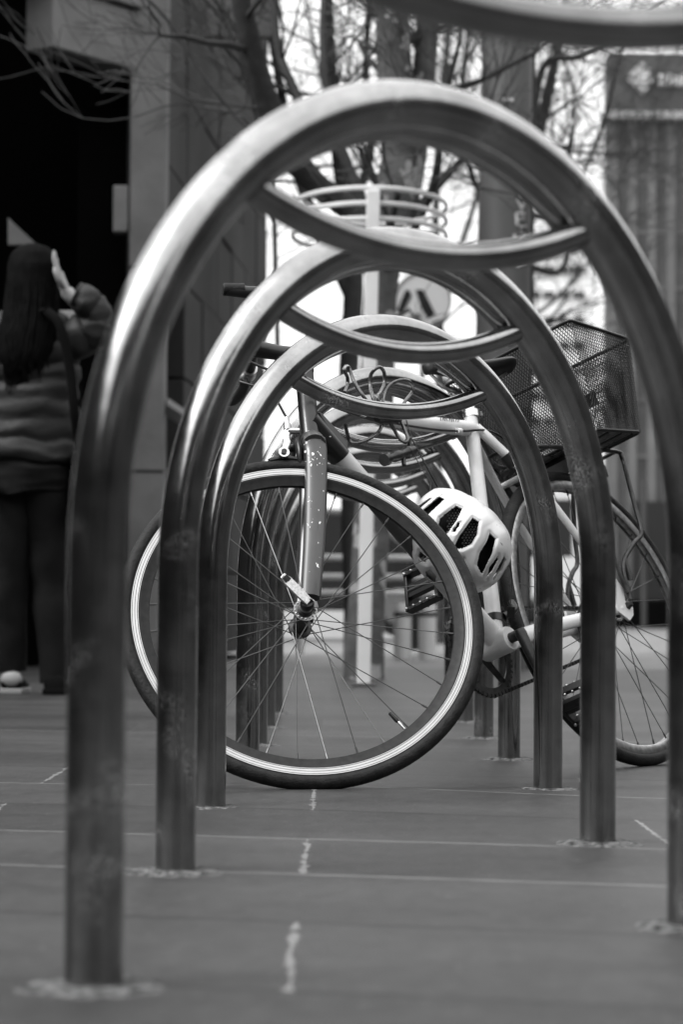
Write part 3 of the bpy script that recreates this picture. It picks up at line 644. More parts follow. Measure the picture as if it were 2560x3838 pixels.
# tyre markings are left out: unreadable; basket (bolted to the bike's rack -> part of the bike)
TOP = {(-1, -1): (-.062, -.185, .944), (1, -1): (.160, -.185, .920), (1, 1): (.165, .185, .935), (-1, 1): (-.045, .185, .955)}
BOT = {(-1, -1): (-.028, -.150, .706), (1, -1): (.125, -.158, .706), (1, 1): (.125, .150, .706), (-1, 1): (-.028, .150, .706)}
TOP = {k: Vector(v) for k, v in TOP.items()}; BOT = {k: Vector(v) for k, v in BOT.items()}
bk = MB()
def panel(A, B, Cc, D, step=.0070, slope=1.7):
    """expanded mesh between bottom edge A-B and top edge D-C"""
    Wd = ((B - A).length + (Cc - D).length) / 2; Hh = ((D - A).length + (Cc - B).length) / 2
    nrm = (B - A).cross(D - A).normalized()
    def P(u, v): return lerp(lerp(A, B, u), lerp(D, Cc, u), v)
    run = Hh / slope; k = -run
    while k < Wd:
        for sgn in (1, -1):
            a0_, a1_ = (k, k + run) if sgn > 0 else (k + run, k)
            # clip to 0..Wd
            t0, t1 = 0., 1.
            dx = a1_ - a0_
            for bound, ge in ((0, True), (Wd, False)):
                tt_ = (bound - a0_) / dx
                if (dx > 0) == ge: t0 = max(t0, tt_)
                else: t1 = min(t1, tt_)
            if t1 - t0 > .01:
                p = P((a0_ + dx * t0) / Wd, t0); q = P((a0_ + dx * t1) / Wd, t1); o_ = nrm * (.0003 * sgn)
                bk.tube([p + o_, q + o_], .00108, 4, cap=False)
        k += step
cyc = [(-1, -1), (1, -1), (1, 1), (-1, 1)]
for i in range(4):
    a, b = cyc[i], cyc[(i + 1) % 4]; panel(BOT[a], BOT[b], TOP[b], TOP[a])
panel(BOT[(-1, -1)], BOT[(1, -1)], BOT[(1, 1)], BOT[(-1, 1)])
basket = bk.build('basket', 'mesh', bike, smooth=False)
def ringpts(D_, rad=.03):
    P = [D_[c] for c in cyc]; out = []
    for i in range(4):
        a, b, c_ = P[i - 1], P[i], P[(i + 1) % 4]
        p0 = b + (a - b).normalized() * rad; p1 = b + (c_ - b).normalized() * rad
        for t in (0, .25, .5, .75, 1): out.append(p0 * (1 - t) ** 2 + b * 2 * t * (1 - t) + p1 * t * t)
    return out
MB().tube(ringpts(TOP, .012), (.0042), 10, closed=True).build('basket_rim', 'mesh', basket)
MB().tube(ringpts(BOT, .012), (.0036), 8, closed=True).build('basket_base_wire', 'mesh', basket)
MIDR = {k: lerp(BOT[k], TOP[k], .62) for k in cyc}
pl = MB(); pl.box((.145, -.03, .83), (.004, .075, .032)); pl.build('basket_plate', 'mesh', basket)
u_ = MB()
for x_ in (.01, .06, .10): u_.tube([(x_, -.150, .702), (x_, .150, .702)], .003, 6)
u_.box((.05, 0, .692), (.10, .09, .008)); u_.build('basket_mount', 'black', basket)

# ------------------------------------------------------------------ helmet (hangs by its strap from the top tube)
def toW(v): return BM_ @ Vector(v)
HC = Vector((.236, 4.80, .462))
hz = (Vector((0, 0, CAM_H)) - HC).normalized(); hx = Vector((0, 0, 1)).cross(hz).normalized(); hy = hz.cross(hx)
HMW = Matrix(((hx.x, hy.x, hz.x, HC.x), (hx.y, hy.y, hz.y, HC.y), (hx.z, hy.z, hz.z, HC.z), (0, 0, 0, 1)))
helmet = thing('cycle_helmet', None, 'white vented bicycle helmet with black openings hanging behind the front wheel', 'helmet', mw=HMW)
def hp(x, y): return ((x - 1070) / 1165, (1240 - y) / 1165)
OUT = [hp(*p) for p in [(1190, 1262), (1187, 1236), (1160, 1188), (1128, 1158), (1090, 1134), (1050, 1119), (1010, 1119), (985, 1136), (963, 1165), (951, 1205), (951, 1245), (960, 1283), (978, 1312), (1005, 1337), (1040, 1354), (1085, 1362), (1118, 1357), (1150, 1338), (1172, 1312), (1184, 1288)]]
OA = [(math.atan2(y, x) % (2 * math.pi), math.hypot(x, y)) for x, y in OUT]; OA.sort()
def outR(a):
    a %= 2 * math.pi
    for i in range(len(OA)):
        a0_, r0_ = OA[i]; a1_, r1_ = OA[(i + 1) % len(OA)]
        if i == len(OA) - 1: a1_ += 2 * math.pi
        aa = a if a >= a0_ else a + 2 * math.pi
        if a0_ <= aa <= a1_: t = (aa - a0_) / (a1_ - a0_); t = t * t * (3 - 2 * t) * .3 + t * .7; return lerp(r0_, r1_, t)
    return OA[0][1]
VENTS = [[(1020, 1137), (1035, 1144), (988, 1188), (974, 1177)], [(1000, 1140), (1004, 1143), (972, 1170), (966, 1164)],
 [(1060, 1159), (1075, 1166), (1062, 1193), (1034, 1232), (1023, 1230), (1020, 1205), (1024, 1188)],
 [(1098, 1186), (1113, 1195), (1108, 1225), (1095, 1247), (1075, 1257), (1054, 1257), (1068, 1228)],
 [(1063, 1198), (1069, 1199), (1067, 1207), (1062, 1212), (1059, 1219), (1053, 1219), (1054, 1212), (1060, 1207)],
 [(1137, 1220), (1151, 1234), (1142, 1270), (1122, 1315), (1117, 1312), (1108, 1293), (1114, 1266), (1130, 1240)],
 [(1157, 1271), (1158, 1282), (1146, 1306), (1130, 1325), (1136, 1300)], [(1170, 1273), (1176, 1282), (1166, 1306), (1147, 1330), (1145, 1322), (1158, 1296)],
 [(1058, 1280), (1077, 1280), (1075, 1288), (1069, 1299)], [(1084, 1325), (1095, 1328), (1101, 1340), (1098, 1348), (1088, 1353)],
 [(976, 1262), (994, 1275), (992, 1290), (980, 1288), (974, 1276)], [(990, 1310), (1003, 1304), (1016, 1320), (1015, 1337), (1003, 1333), (990, 1322)],
 [(951, 1225), (960, 1235), (962, 1262), (955, 1262)], [(1181, 1293), (1186, 1290), (1166, 1322), (1158, 1328)]]
VENTS = [[hp(*p) for p in v] for v in VENTS]
def inside(pt, poly):
    x, y = pt; c = False; j = len(poly) - 1
    for i in range(len(poly)):
        xi, yi = poly[i]; xj, yj = poly[j]
        if (yi > y) != (yj > y) and x < (xj - xi) * (y - yi) / (yj - yi) + xi: c = not c
        j = i
    return c
def dseg(pt, a, b):
    px, py = pt; ax, ay = a; bx, by = b; dx, dy = bx - ax, by - ay; t = max(0, min(1, ((px - ax) * dx + (py - ay) * dy) / (dx * dx + dy * dy + 1e-12)))
    return math.hypot(px - ax - dx * t, py - ay - dy * t)
def dome(rho, scale=1.0): return .118 * max(0, 1 - min(1, rho) ** 2.6) ** .5
def shell(ring_n, ang_n, off=0.0, cut=True):
    vs = []; fs = []; keep = {}
    for i in range(ring_n + 1):
        rho = math.sin(math.pi / 2 * i / ring_n)
        for j in range(ang_n):
            a = 2 * math.pi * j / ang_n; r_ = outR(a) * (1 + off) * rho; x, y = r_ * math.cos(a), r_ * math.sin(a); z = dome(rho) * (1 + off)
            if cut:
                dm = 1
                for v_ in VENTS:
                    if abs(x - v_[0][0]) < .09 and abs(y - v_[0][1]) < .12:
                        dd = min(dseg((x, y), v_[k], v_[(k + 1) % len(v_)]) for k in range(len(v_))); dm = min(dm, dd)
                z -= .004 * math.exp(-(dm / .004) ** 2)
                # raised ribs either side of the centre line
                q = (x * .77 - y * .64); z += .0025 * math.cos(q * 95)
            vs.append((x, y, z))
    for i in range(ring_n):
        for j in range(ang_n):
            q = (i * ang_n + j, i * ang_n + (j + 1) % ang_n, (i + 1) * ang_n + (j + 1) % ang_n, (i + 1) * ang_n + j)
            cx = sum(vs[k][0] for k in q) / 4; cy = sum(vs[k][1] for k in q) / 4
            if cut and any(inside((cx, cy), v_) for v_ in VENTS): continue
            fs.append(q)
    return vs, fs
vs, fs = shell(140, 380); hs = MB().add(vs, fs).build('shell', 'helmet', helmet, angle=60)
sol = hs.modifiers.new('solid', 'SOLIDIFY'); sol.thickness = .003; sol.offset = -1
k = 40; lip = [Vector((outR(2 * math.pi * i / 80) * math.cos(2 * math.pi * i / 80), outR(2 * math.pi * i / 80) * math.sin(2 * math.pi * i / 80), -.012)) for i in range(80)]
lm = MB(); n80 = 80
lm.add([Vector((p.x, p.y, .004)) for p in lip] + [Vector((p.x * .985, p.y * .985, -.028)) for p in lip] + [Vector((p.x * .90, p.y * .90, -.030)) for p in lip], [(i, (i + 1) % n80, (i + 1) % n80 + n80, i + n80) for i in range(n80)] + [(i + n80, (i + 1) % n80 + n80, (i + 1) % n80 + 2 * n80, i + 2 * n80) for i in range(n80)])
lm.build('shell_edge', 'helmet', helmet)
vs, fs = shell(24, 60, -.12, cut=False); MB().add([(x, y, z - .022) for x, y, z in vs], fs).build('liner', 'foam', helmet)
vs = []; 
net = MB()
for v_ in (VENTS[2], VENTS[3]):
    xs_ = [p[0] for p in v_]; ys_ = [p[1] for p in v_]; st_ = .0062; i = 0
    y = min(ys_)
    while y < max(ys_):
        x = min(xs_) + (st_ / 2 if i % 2 else 0)
        while x < max(xs_):
            if inside((x, y), v_) and x > lerp(min(xs_), max(xs_), .35):
                rho = math.hypot(x, y) / outR(math.atan2(y, x)); net.ball((x, y, dome(rho) - .018), .0024, 6, 4)
            x += st_
        y += st_ * .86; i += 1
tag(net.build('padding_net', 'netting', helmet), kind='stuff')
IM = HMW.inverted(); BMW = BM_
def hl(local_bike): return IM @ (BMW @ Vector(local_bike))
MB().tube([hl((-.538, -.036, .743)), hl((-.540, -.036, .706)), hl((-.519, -.036, .648)), hl((-.500, -.036, .596)), Vector((-.052, .090, .0))], [(.0045, .0012), (.0045, .0012), (.005, .0015), (.0062, .0015), (.006, .0015)], 8).build('strap', 'black', helmet)
MB().tube([hl((-.550, -.036, .672)), hl((-.536, -.036, .640)), hl((-.520, -.036, .606)), Vector((-.060, .094, -.005))], [(.0025, .001)] * 4, 6).build('strap', 'netting', helmet)
MB().tube(spline([(.098, -.045, 0), (.103, -.08, -.005), (.100, -.115, -.008), (.1015, -.135, -.01)], 5), [(.004, .0012)] * 16, 6).build('strap', 'black', helmet)
MB().box((.1015, -.140, -.01), (.016, .022, .006)).build('buckle', 'black', helmet, bevel=.001)

# ------------------------------------------------------------------ coiled cable lock round the top tube
lockt = thing('cable_lock', None, 'dark coiled cable lock looped over the bicycle top tube behind the hoop bar', 'bicycle lock', mw=BM_)
L0 = Vector((-.610, -.012, .785))
def loc(x, y, z): return L0 + Vector((x, y, z))
loops = [
 [(-.711, -.035, .79), (-.678, -.023, .814), (-.679, -.029, .828), (-.701, -.043, .83), (-.706, -.046, .835), (-.678, -.032, .85), (-.657, -.023, .852), (-.663, -.031, .815), (-.667, -.045, .78), (-.64, -.04, .755)],
 [(-.62, -.035, .750), (-.624, -.035, .783), (-.606, -.023, .816), (-.602, -.029, .838), (-.602, -.043, .845), (-.587, -.046, .85), (-.559, -.032, .847), (-.557, -.023, .827), (-.59, -.031, .801), (-.624, -.045, .781), (-.61, -.04, .75)],
 [(-.60, -.035, .750), (-.596, -.035, .778), (-.56, -.023, .81), (-.54, -.029, .825), (-.526, -.043, .828), (-.505, -.046, .826), (-.477, -.032, .821), (-.475, -.023, .812), (-.518, -.031, .786), (-.56, -.035, .750)],
 [(-.704, -.01, .735), (-.69, .002, .708), (-.685, -.004, .696), (-.666, -.018, .697), (-.628, -.021, .713), (-.586, -.007, .738), (-.59, -.02, .755)],
 [(-.598, -.035, .742), (-.579, -.03, .721), (-.574, -.032, .703), (-.570, -.040, .690), (-.560, -.042, .698), (-.552, -.034, .729), (-.547, -.028, .750)],
]
for lp in loops: MB().tube(spline(lp, 8), .0037, 12).build('cable_loop', 'lock', lockt)
MB().tube([(-.632, -.036, .740), (-.622, -.036, .742), (-.572, -.036, .745), (-.560, -.036, .745)], [.008, .012, .012, .009], 16).build('lock_body', 'black', lockt)
MB().tube(spline([(-.570, -.040, .690), (-.548, -.038, .701), (-.552, -.036, .688), (-.555, -.036, .668)], 4), .0042, 8).build('cable_tail', 'black', lockt)
hb = MB(); e0 = Vector((-.650, -.036, .649)); e1 = Vector((-.545, -.036, .676))
hb.tube([e0, lerp(e0, e1, .10), lerp(e0, e1, .13), lerp(e0, e1, .3), lerp(e0, e1, .34), lerp(e0, e1, .5), lerp(e0, e1, .55), lerp(e0, e1, .75), lerp(e0, e1, .78), e1], [.0125, .013, .0085, .0085, .0115, .0115, .009, .010, .013, .010], 14)
hb.tube([lerp(e0, e1, .66), lerp(e0, e1, .66) + Vector((-.010, 0, -.026))], .0045, 10); hb.build('frame_bracket', 'black', lockt)

# ------------------------------------------------------------------ helper to place far things: direction given as tangents of the view
def P(px, py, Yd):
    """world point at ground distance Yd for the measured bearing of a landmark"""
    r = f0 + cr * ((px - 784) / 5553.3) - cu * ((py - 1175.5) / 5553.3)
    return Vector((0, 0, CAM_H)) + r * (Yd / r.y)
def dia(px, Yd): return px / 5553.3 * Yd

# white guard post with three rings
gp = thing('guard_post', P(834, 1573, 10).xyz, 'pale square post carrying three curved rails, blurred behind the hoops', 'post')
go = gp.location.copy(); go.z = 0; gp.location = go
def rel(v, o): return Vector(v) - o
b_ = rel(P(834, 1573, 10), go); t_ = rel(P(857, 438, 10), go)
MB().tube([Vector((b_.x, b_.y, -.02)), t_], [(.032, .042), (.034, .042)], 4, flat=(1, 1, 0)).build('post', 'white_post', gp, smooth=False, bevel=.006)
rc_ = rel(P(848, 520, 10.5), go)
for k, (zt, rr_) in enumerate(((0.064, .335), (0.0, .335), (-.064, .335))):
    MB().tube([rc_ + Vector((rr_ * math.cos(a), rr_ * 1.45 * math.sin(a), zt + .02)) for a in [2 * math.pi * i / 64 for i in range(64)]], [(.0115, .008)] * 64, 8, closed=True, flat=(0, 0, 1)).build('ring_rail', 'white_post', gp)
for a in (R(60), R(120)):
    MB().box(rc_ + Vector((.335 * math.cos(a), .335 * 1.45 * math.sin(a), .02)), (.02, .02, .15)).build('ring_strut', 'white_post', gp)
MB().box(Vector((b_.x, b_.y, .01)), (.10, .10, .012)).build('base_plate', 'pole', gp)

# big dark pole with scrawl
bp = thing('light_pole', (P(1150, 1390, 12.9).x, 12.9, 0), 'thick dark grey street pole with a white vertical scrawl', 'pole')
po = bp.location.copy()
pb = rel(P(1142, 1500, 12.9), po); pt = rel(P(1163, 200, 12.9), po); dirp = (pt - pb) / (pt.z - pb.z)
MB().tube([Vector((pb.x, 0, -.05)), pt, pt + dirp * 4], [dia(67, 12.9), dia(59, 12.9), dia(54, 12.9)], 32).build('shaft', 'pole', bp)
sc1 = MB(); rnd = random.Random(11)
glyphs = [[(-.035, .04), (.035, .03)], [(0, .03), (.002, -.04)], [(-.02, -.05), (.0, -.11), (.028, -.05)], [(-.012, -.085), (.018, -.08)], [(-.025, -.13), (-.02, -.19)], [(-.025, -.13), (.02, -.125)], [(-.022, -.16), (.015, -.155)],
          [(.03, -.19), (-.01, -.2), (.0, -.23), (.03, -.24), (-.005, -.275)], [(-.035, -.24), (-.03, -.27)], [(-.02, -.29), (-.02, -.34), (.02, -.34), (.015, -.29)], [(-.01, -.37), (.03, -.39), (-.02, -.41)]]
for g in glyphs:
    pts = []
    for gx, gy in g:
        bx = dia(1188 - 1152, 12.9) + gx; bz = P(1188, 445, 12.9).z + gy; rad_ = dia(61, 12.9); cx_ = pb.x + dirp.x * (bz) ; xx = bx - .0
        yy = -math.sqrt(max(0.0001, rad_ ** 2 - (xx) ** 2)) - .002
        pts.append(Vector((xx + cx_ * .5, yy, bz)))
    sc1.tube(pts, .0085, 5)
sc1.build('scrawl', 'scrawl', bp)
MB().box(Vector((.02, -dia(60, 12.9) - .004, P(1170, 243, 12.9).z)), (.055, .004, .016)).build('sticker', 'scrawl', bp)
MB().tube([Vector((dia(64, 12.9), .06, 0)), Vector((dia(64, 12.9) + .03, .06, 6))], .016, 8).build('conduit', 'pole_dark', bp)

# round crossing sign
SY = 20.0
sg_ = thing('crossing_sign', (P(967, 1390, SY).x, SY, 0), 'round pale pedestrian crossing sign with black walking legs', 'sign')
sc0 = Vector((0, 0, P(967, 690, SY).z)); rr_ = dia(67, SY)
fc = MB().lathe([(0.0001, -.004), (rr_ * .93, -.004), (rr_ * .93, .004), (0.0001, .004)], 64, (0, -1, 0), sc0).build('sign_face', 'sign', sg_)
MB().lathe([(rr_ * .93, -.012), (rr_, -.012), (rr_, .012), (rr_ * .93, .012)], 64, (0, -1, 0), sc0, closed=True).build('rim', 'sign_edge', sg_)
ic = MB(); u1 = dia(1, SY)
def sp_(pts): ic.prism([((x - 967) * u1, (690 - y) * u1) for x, y in pts], sc0 + Vector((0, -.010, 0)), (1, 0, 0), (0, 0, 1), (0, 1, 0), .004)
sp_([(927, 667), (936, 667), (941, 680), (919, 724), (910, 724), (910, 712), (917, 690)]); sp_([(950, 666), (968, 666), (996, 722), (979, 733), (965, 712), (961, 700)])
ic.build('legs_symbol', 'ink', sg_, smooth=False)
i2 = MB(); ic = i2; sp_([(937, 721), (965, 721), (962, 745), (940, 745)]); i2.build('crossing_mark', 'sign_edge', sg_, smooth=False)
ic = MB(); sp_([(988, 742), (1010, 733), (1012, 738), (990, 748)]); ic.build('foot_symbol', 'ink', sg_, smooth=False)
MB().tube([Vector((0, .03, -.05)), Vector((0, .03, sc0.z + rr_ * .9))], .025, 12).build('sign_post', 'sign_edge', sg_)

# ------------------------------------------------------------------ left building
bl = thing('corner_building', (P(332, 1500, 13).x, 13.0, 0), 'dark stone corner building with pale concrete frame and black open bay', 'building')
bo = bl.location.copy()
cd = Vector((-.51, -.70, 0)).normalized()     # along the bay, towards the viewer and left
cn = Vector((cd.y, -cd.x, 0))
if cn.y > 0: cn = -cn
def bx(c, L, D, H_, name, m, dirv=cd, par=bl, bev=.01):
    X_ = dirv; Y_ = Vector((-dirv.y, dirv.x, 0)); rot = Matrix((X_, Y_, Vector((0, 0, 1)))).transposed()
    return MB().box(c, (L, D, H_), rot).build(name, m, par, smooth=False, bevel=bev)
cw = dia(84, 13.0)
colc = rel(P(333, 1390, 13.1), bo)
MB().box((colc.x, .12, 3.2), (cw, .22, 6.5)).build('column', 'concrete', bl, smooth=False, bevel=.01)
for zz in (1.05, 2.15): MB().box((colc.x, .0095, zz), (cw + .004, .006, .014)).build('joint', 'stone', bl, smooth=False)
zb = P(290, 160, 13).z
p0 = rel(P(291, 160, 13), bo); 
bx(Vector((p0.x, 0, 0)) + cd * .355 + Vector((0, .12, zb + .16)), .71, .20, .32, 'beam', 'concrete')
bx(Vector((p0.x, 0, 0)) + cd * .41 + Vector((0, .11, zb + .36)), .82, .26, .055, 'ledge', 'concrete')
bx(Vector((p0.x, 0, 0)) + cd * .43 + Vector((0, .16, zb + .42)), .86, .26, .045, 'ledge', 'concrete')
bx(Vector((p0.x, 0, 0)) + cd * .42 + Vector((0, .20, zb + .75)), .10, .12, .7, 'mullion', 'concrete')
hp_ = rel(P(274, 480, 13), bo); MB().box((hp_.x + .005, .05, hp_.z), (dia(34, 13), .12, dia(108, 13))).build('wall_bracket', 'concrete', bl, smooth=False, bevel=.008)
# bay back, ceiling and side: interior shade put into the near-black colour
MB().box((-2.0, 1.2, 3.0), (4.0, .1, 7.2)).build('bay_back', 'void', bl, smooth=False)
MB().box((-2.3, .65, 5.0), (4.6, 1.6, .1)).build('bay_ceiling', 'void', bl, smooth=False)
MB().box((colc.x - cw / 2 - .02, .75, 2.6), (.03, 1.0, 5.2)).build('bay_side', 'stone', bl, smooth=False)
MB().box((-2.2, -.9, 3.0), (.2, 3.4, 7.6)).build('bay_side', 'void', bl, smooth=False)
wp = MB(); q0 = rel(P(18, 500, 11.6), bo); q1 = rel(P(18, 562, 11.6), bo); q2 = rel(P(84, 562, 11.6), bo)  # pale wedge added in place of a small lit patch
wp.add([q0, q1, q2, q0 + Vector((0, .05, 0)), q1 + Vector((0, .05, 0)), q2 + Vector((0, .05, 0))], [(0, 1, 2), (5, 4, 3), (0, 3, 4, 1), (1, 4, 5, 2), (2, 5, 3, 0)]); wp.build('lit_patch_wedge', 'concrete', bl, smooth=False)
# stone wall to the right of the column, running back
wa = rel(P(376, 1390, 13.25), bo); wb_ = rel(P(606, 1390, 19.0), bo); wd_ = Vector((wb_.x - wa.x, wb_.y - wa.y, 0)); wl = wd_.length; wd_.normalize()
wm = MB(); nX, nZ = 7, 14; rnd = random.Random(4); X_ = wd_; Y_ = Vector((-wd_.y, wd_.x, 0)); rot = Matrix((X_, Y_, Vector((0, 0, 1)))).transposed()
for i in range(nX):
    for j in range(nZ):
        ww = wl / nX; hh = .55; c = Vector((wa.x, wa.y, 0)) + wd_ * (ww * (i + .5)) + Y_ * (.15 + rnd.uniform(-.008, .008)) + Vector((0, 0, hh * (j + .5)))
        if i == 0 and 1.2 < c.z < 2.3: continue
        wm.box(c, (ww - .012, .3, hh - .012), rot)
wm.build('stone_wall', 'stone', bl, smooth=False, bevel=.008)
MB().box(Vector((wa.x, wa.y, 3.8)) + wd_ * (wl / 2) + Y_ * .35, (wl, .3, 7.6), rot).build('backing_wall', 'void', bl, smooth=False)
for (x0, y0, x1, y1, Yd) in ((470, 0, 640, 90, 14.6), (560, 120, 612, 200, 15.0)):
    a = rel(P(x0, y0, Yd), bo); c = rel(P(x1, y1, Yd), bo); MB().box(((a.x + c.x) / 2, a.y, (a.z + c.z) / 2), (abs(c.x - a.x), .06, abs(a.z - c.z))).build('pale_panel', 'concrete', bl, smooth=False, bevel=.01)
a = rel(P(376, 930, 13.1), bo); MB().tube([a, rel(P(460, 985, 13.2), bo)], .045, 4).build('sloping_rail', 'concrete', bl, smooth=False)

# ------------------------------------------------------------------ right building with emblem
rbld = thing('shop_building', (P(1480, 1390, 45).x + 4, 45, 0), 'dark ribbed building with a diamond emblem and a pale band, far right', 'building')
ro_ = rbld.location.copy(); xL = P(1397, 700, 45).x - ro_.x; zt = P(1480, 118, 45).z; zband = P(1480, 268, 45).z
MB().box((xL + 8, .5, zt / 2), (16, .6, zt)).build('wall', 'facade_fascia', rbld, smooth=False)
rib = MB(); k = 0
MB().box((xL + 8, .16, zband / 2), (15.98, .08, zband - .1)).build('cladding_back', 'facade_mid', rbld, smooth=False)
while k * .36 < 15.8:
    rib.box((xL + .10 + k * .36, .105, (zband - .1) / 2 + .35), (.16, .08, zband - .8)); k += 1
for zz in range(1, 9): rib.box((xL + 8, .11, zz * 1.05), (15.9, .03, .05))
rib.build('ribbed_cladding', 'facade_dark', rbld, smooth=False)
MB().box((xL + 8, .04, zband), (16.02, .40, dia(16, 45))).build('band', 'trim', rbld, smooth=False)
e = rel(P(1477, 178, 45), ro_); u1 = dia(1, 45)
em = MB(); ic = em
def sq(pts, m_, nm):
    mm_ = MB(); mm_.prism([((x - 1477) * u1, (178 - y) * u1) for x, y in pts], e + Vector((0, .08, 0)), (1, 0, 0), (0, 0, 1), (0, 1, 0), .09); mm_.build(nm, m_, rbld, smooth=False)
sq([(1444, 172), (1474, 140), (1484, 143), (1476, 168), (1462, 176)], 'emblem_grey', 'emblem')
sq([(1441, 180), (1466, 178), (1476, 184), (1506, 178), (1478, 216)], 'emblem_grey', 'emblem')
MB().ball(e + Vector((-3 * u1 + .06, .06, -.02)), 12 * u1, 16, 10, (1, .3, .9)).build('emblem_dot', 'emblem', rbld)
MB().ball(e + Vector((10 * u1, .06, 13 * u1)), 8 * u1, 16, 10, (1, .3, 1)).build('emblem_dot', 'emblem', rbld)
def letter(x, w_, strokes, nm='letter'):
    q = MB()
    for (a, b, c, dd) in strokes: q.box(e + Vector(((x - 1477 + (a + c) / 2) * u1, .10, -((b + dd) / 2 - 8) * u1)), (abs(c - a) * u1, .10, abs(dd - b) * u1))
    q.build(nm, 'emblem', rbld, smooth=False)
letter(1514, 20, [(0, 0, 5, 26), (5, 0, 14, 5), (9, 5, 14, 26)]); letter(1536, 20, [(0, 6, 5, 26), (0, -2, 5, 3)]); letter(1546, 22, [(0, 4, 5, 26), (5, 4, 16, 9), (11, 9, 16, 26)]); letter(1568, 20, [(0, -4, 5, 26)])
for k in range(5):
    MB().box((xL + .9 + 1.5 * k, -.02, 1.35), (.9, .10, 1.9)).build('window', 'glass', rbld, smooth=False)
MB().box((xL + 8, -.6, .22), (16.2, 1.2, .5)).build('plinth', 'void', rbld, smooth=False, bevel=.02)
for k in range(4):
    MB().tube([Vector((xL + .5 + 1.1 * k, -1.4, 0)), Vector((xL + .5 + 1.1 * k, -1.4, 2.6))], .05, 10).build('awning_post', 'stone', rbld)

# far pale apartment block
fb = thing('apartment_block', (P(1290, 1390, 75).x, 75, 0), 'white apartment block with rows of dark windows, far behind the dark pole', 'building')
fo = fb.location.copy(); Hf = P(1290, 560, 75).z; wf = dia(150, 75)
MB().box((0, 3, Hf / 2), (wf, 6, Hf)).build('wall', 'facade_light', fb, smooth=False)
for py in range(590, 1200, 58):
    z = P(1290, py + 30, 75).z
    for k in (-1, 0, 1, 2): MB().box((dia(-32 + k * 34, 75), -.01, z), (dia(26, 75), .12, dia(16, 75))).build('window', 'glass', fb, smooth=False)
MB().box((0, 3, Hf + .1), (wf + .4, 6.4, .25)).build('roof', 'trim', fb, smooth=False)

# unseen blocks added outside the frame to darken the reflections in the steel
def block(name, x0, x1, y0, y1, H_, lab, m='occluder'):
    t = thing(name, ((x0 + x1) / 2, (y0 + y1) / 2, 0), lab, 'building')
    MB().box((0, 0, H_ / 2), (x1 - x0, y1 - y0, H_)).build('wall', m, t, smooth=False)
    MB().box((0, 0, H_ + .15), (x1 - x0 + .6, y1 - y0 + .6, .3)).build('parapet', 'trim', t, smooth=False)
    return t
block('occluder_block', 13, 26, -34, 30, 7.2, 'added unseen long dark office block along the right side of the plaza')
block('occluder_block', -22, -4.6, -45, 11.2, 3.3, 'added unseen low dark block along the left side of the plaza')
block('occluder_block', -9, 12.5, -36, -16, 14, 'added unseen dark office block behind the viewer across the street')

# ------------------------------------------------------------------ trees
def grow(mbt, mbw, p, dr, L, r, depth, rnd, spread=.5, upb=.10, minr=.0022):
    n = 4 if depth > 1 else 3; pts = [p]; q = p.copy(); v = dr.copy(); rad = [r]
    for i in range(n):
        v = (v + Vector((rnd.gauss(0, .16), rnd.gauss(0, .16), rnd.gauss(0, .16) + upb * .3))).normalized(); q = q + v * (L / n); pts.append(q.copy()); rad.append(max(minr, r * (1 - .45 * (i + 1) / n)))
    (mbt if r > .014 else mbw).tube(pts, rad, 7 if r > .03 else (5 if r > .008 else 3), cap=False)
    if depth <= 0: return
    kids = rnd.choice([2, 3, 3, 4]) if depth < 5 else 3
    for k in range(kids):
        i = rnd.randint(1, n); a = rnd.uniform(0, 2 * math.pi); ax_ = v.orthogonal().normalized(); ax_.rotate(__import__('mathutils').Quaternion(v, a))
        nd = (v + ax_ * rnd.uniform(.45, 1.1) * (spread * 1.6) + Vector((0, 0, upb))).normalized()
        grow(mbt, mbw, pts[i], nd, L * rnd.uniform(.58, .82), rad[i] * rnd.uniform(.5, .72), depth - 1, rnd, spread, upb, minr)
def limb(mbt, pts, widths, Yds, sides=14):
    W_ = [P(x, y, Yd) for (x, y), Yd in zip(pts, Yds)]; sp = spline(W_, 6); rr = interp([dia(w_, Yd) / 2 for w_, Yd in zip(widths, Yds)], len(sp)); 
    rr = [r_ * (1 + .08 * noise.noise(Vector((i * .7, r_ * 50, 1)))) for i, r_ in enumerate(rr)]
    mbt.tube(sp, rr, sides); return sp, rr
def finish_tree(name, base, lab, limbs, sprout, seed, barkm, depth=4, L=.9, twigm='twig', group='bare plane trees', ntr=2):
    t = thing(name, base, lab, 'tree', group); rnd = random.Random(seed)
    tr = MB(); br = MB(); tw = MB()
    for i, (pts, wd, yd) in enumerate(limbs):
        sp, rr = limb(tr if i < ntr else br, pts, wd, yd)
        k = len(sp); ns = sprout
        for j in range(ns):
            idx = int(rnd.uniform(.30, 1.0) * (k - 1)); v = (sp[min(idx + 1, k - 1)] - sp[idx - 1]).normalized(); o_ = v.orthogonal(); o_.rotate(__import__('mathutils').Quaternion(v, rnd.uniform(0, 6.28)))
            if sp[idx].z < 1.1: continue
            grow(br, tw, sp[idx], (v * .5 + o_ + Vector((0, 0, .25))).normalized(), L * rnd.uniform(.6, 1.2), min(rr[idx] * .35, .03), depth, rnd)
        grow(br, tw, sp[-1], (sp[-1] - sp[-3]).normalized(), L * 1.2, rr[-1] * .8, depth, rnd)
    B = Vector(base)
    for m_, nm, mt in ((tr, 'trunk', barkm), (br, 'branches', 'bark'), (tw, 'crown', twigm)):
        m_.v = [tuple(Vector(v) - B) for v in m_.v]
        if m_.v: m_.build(nm, mt, t)
    return t
Y1 = 11.1
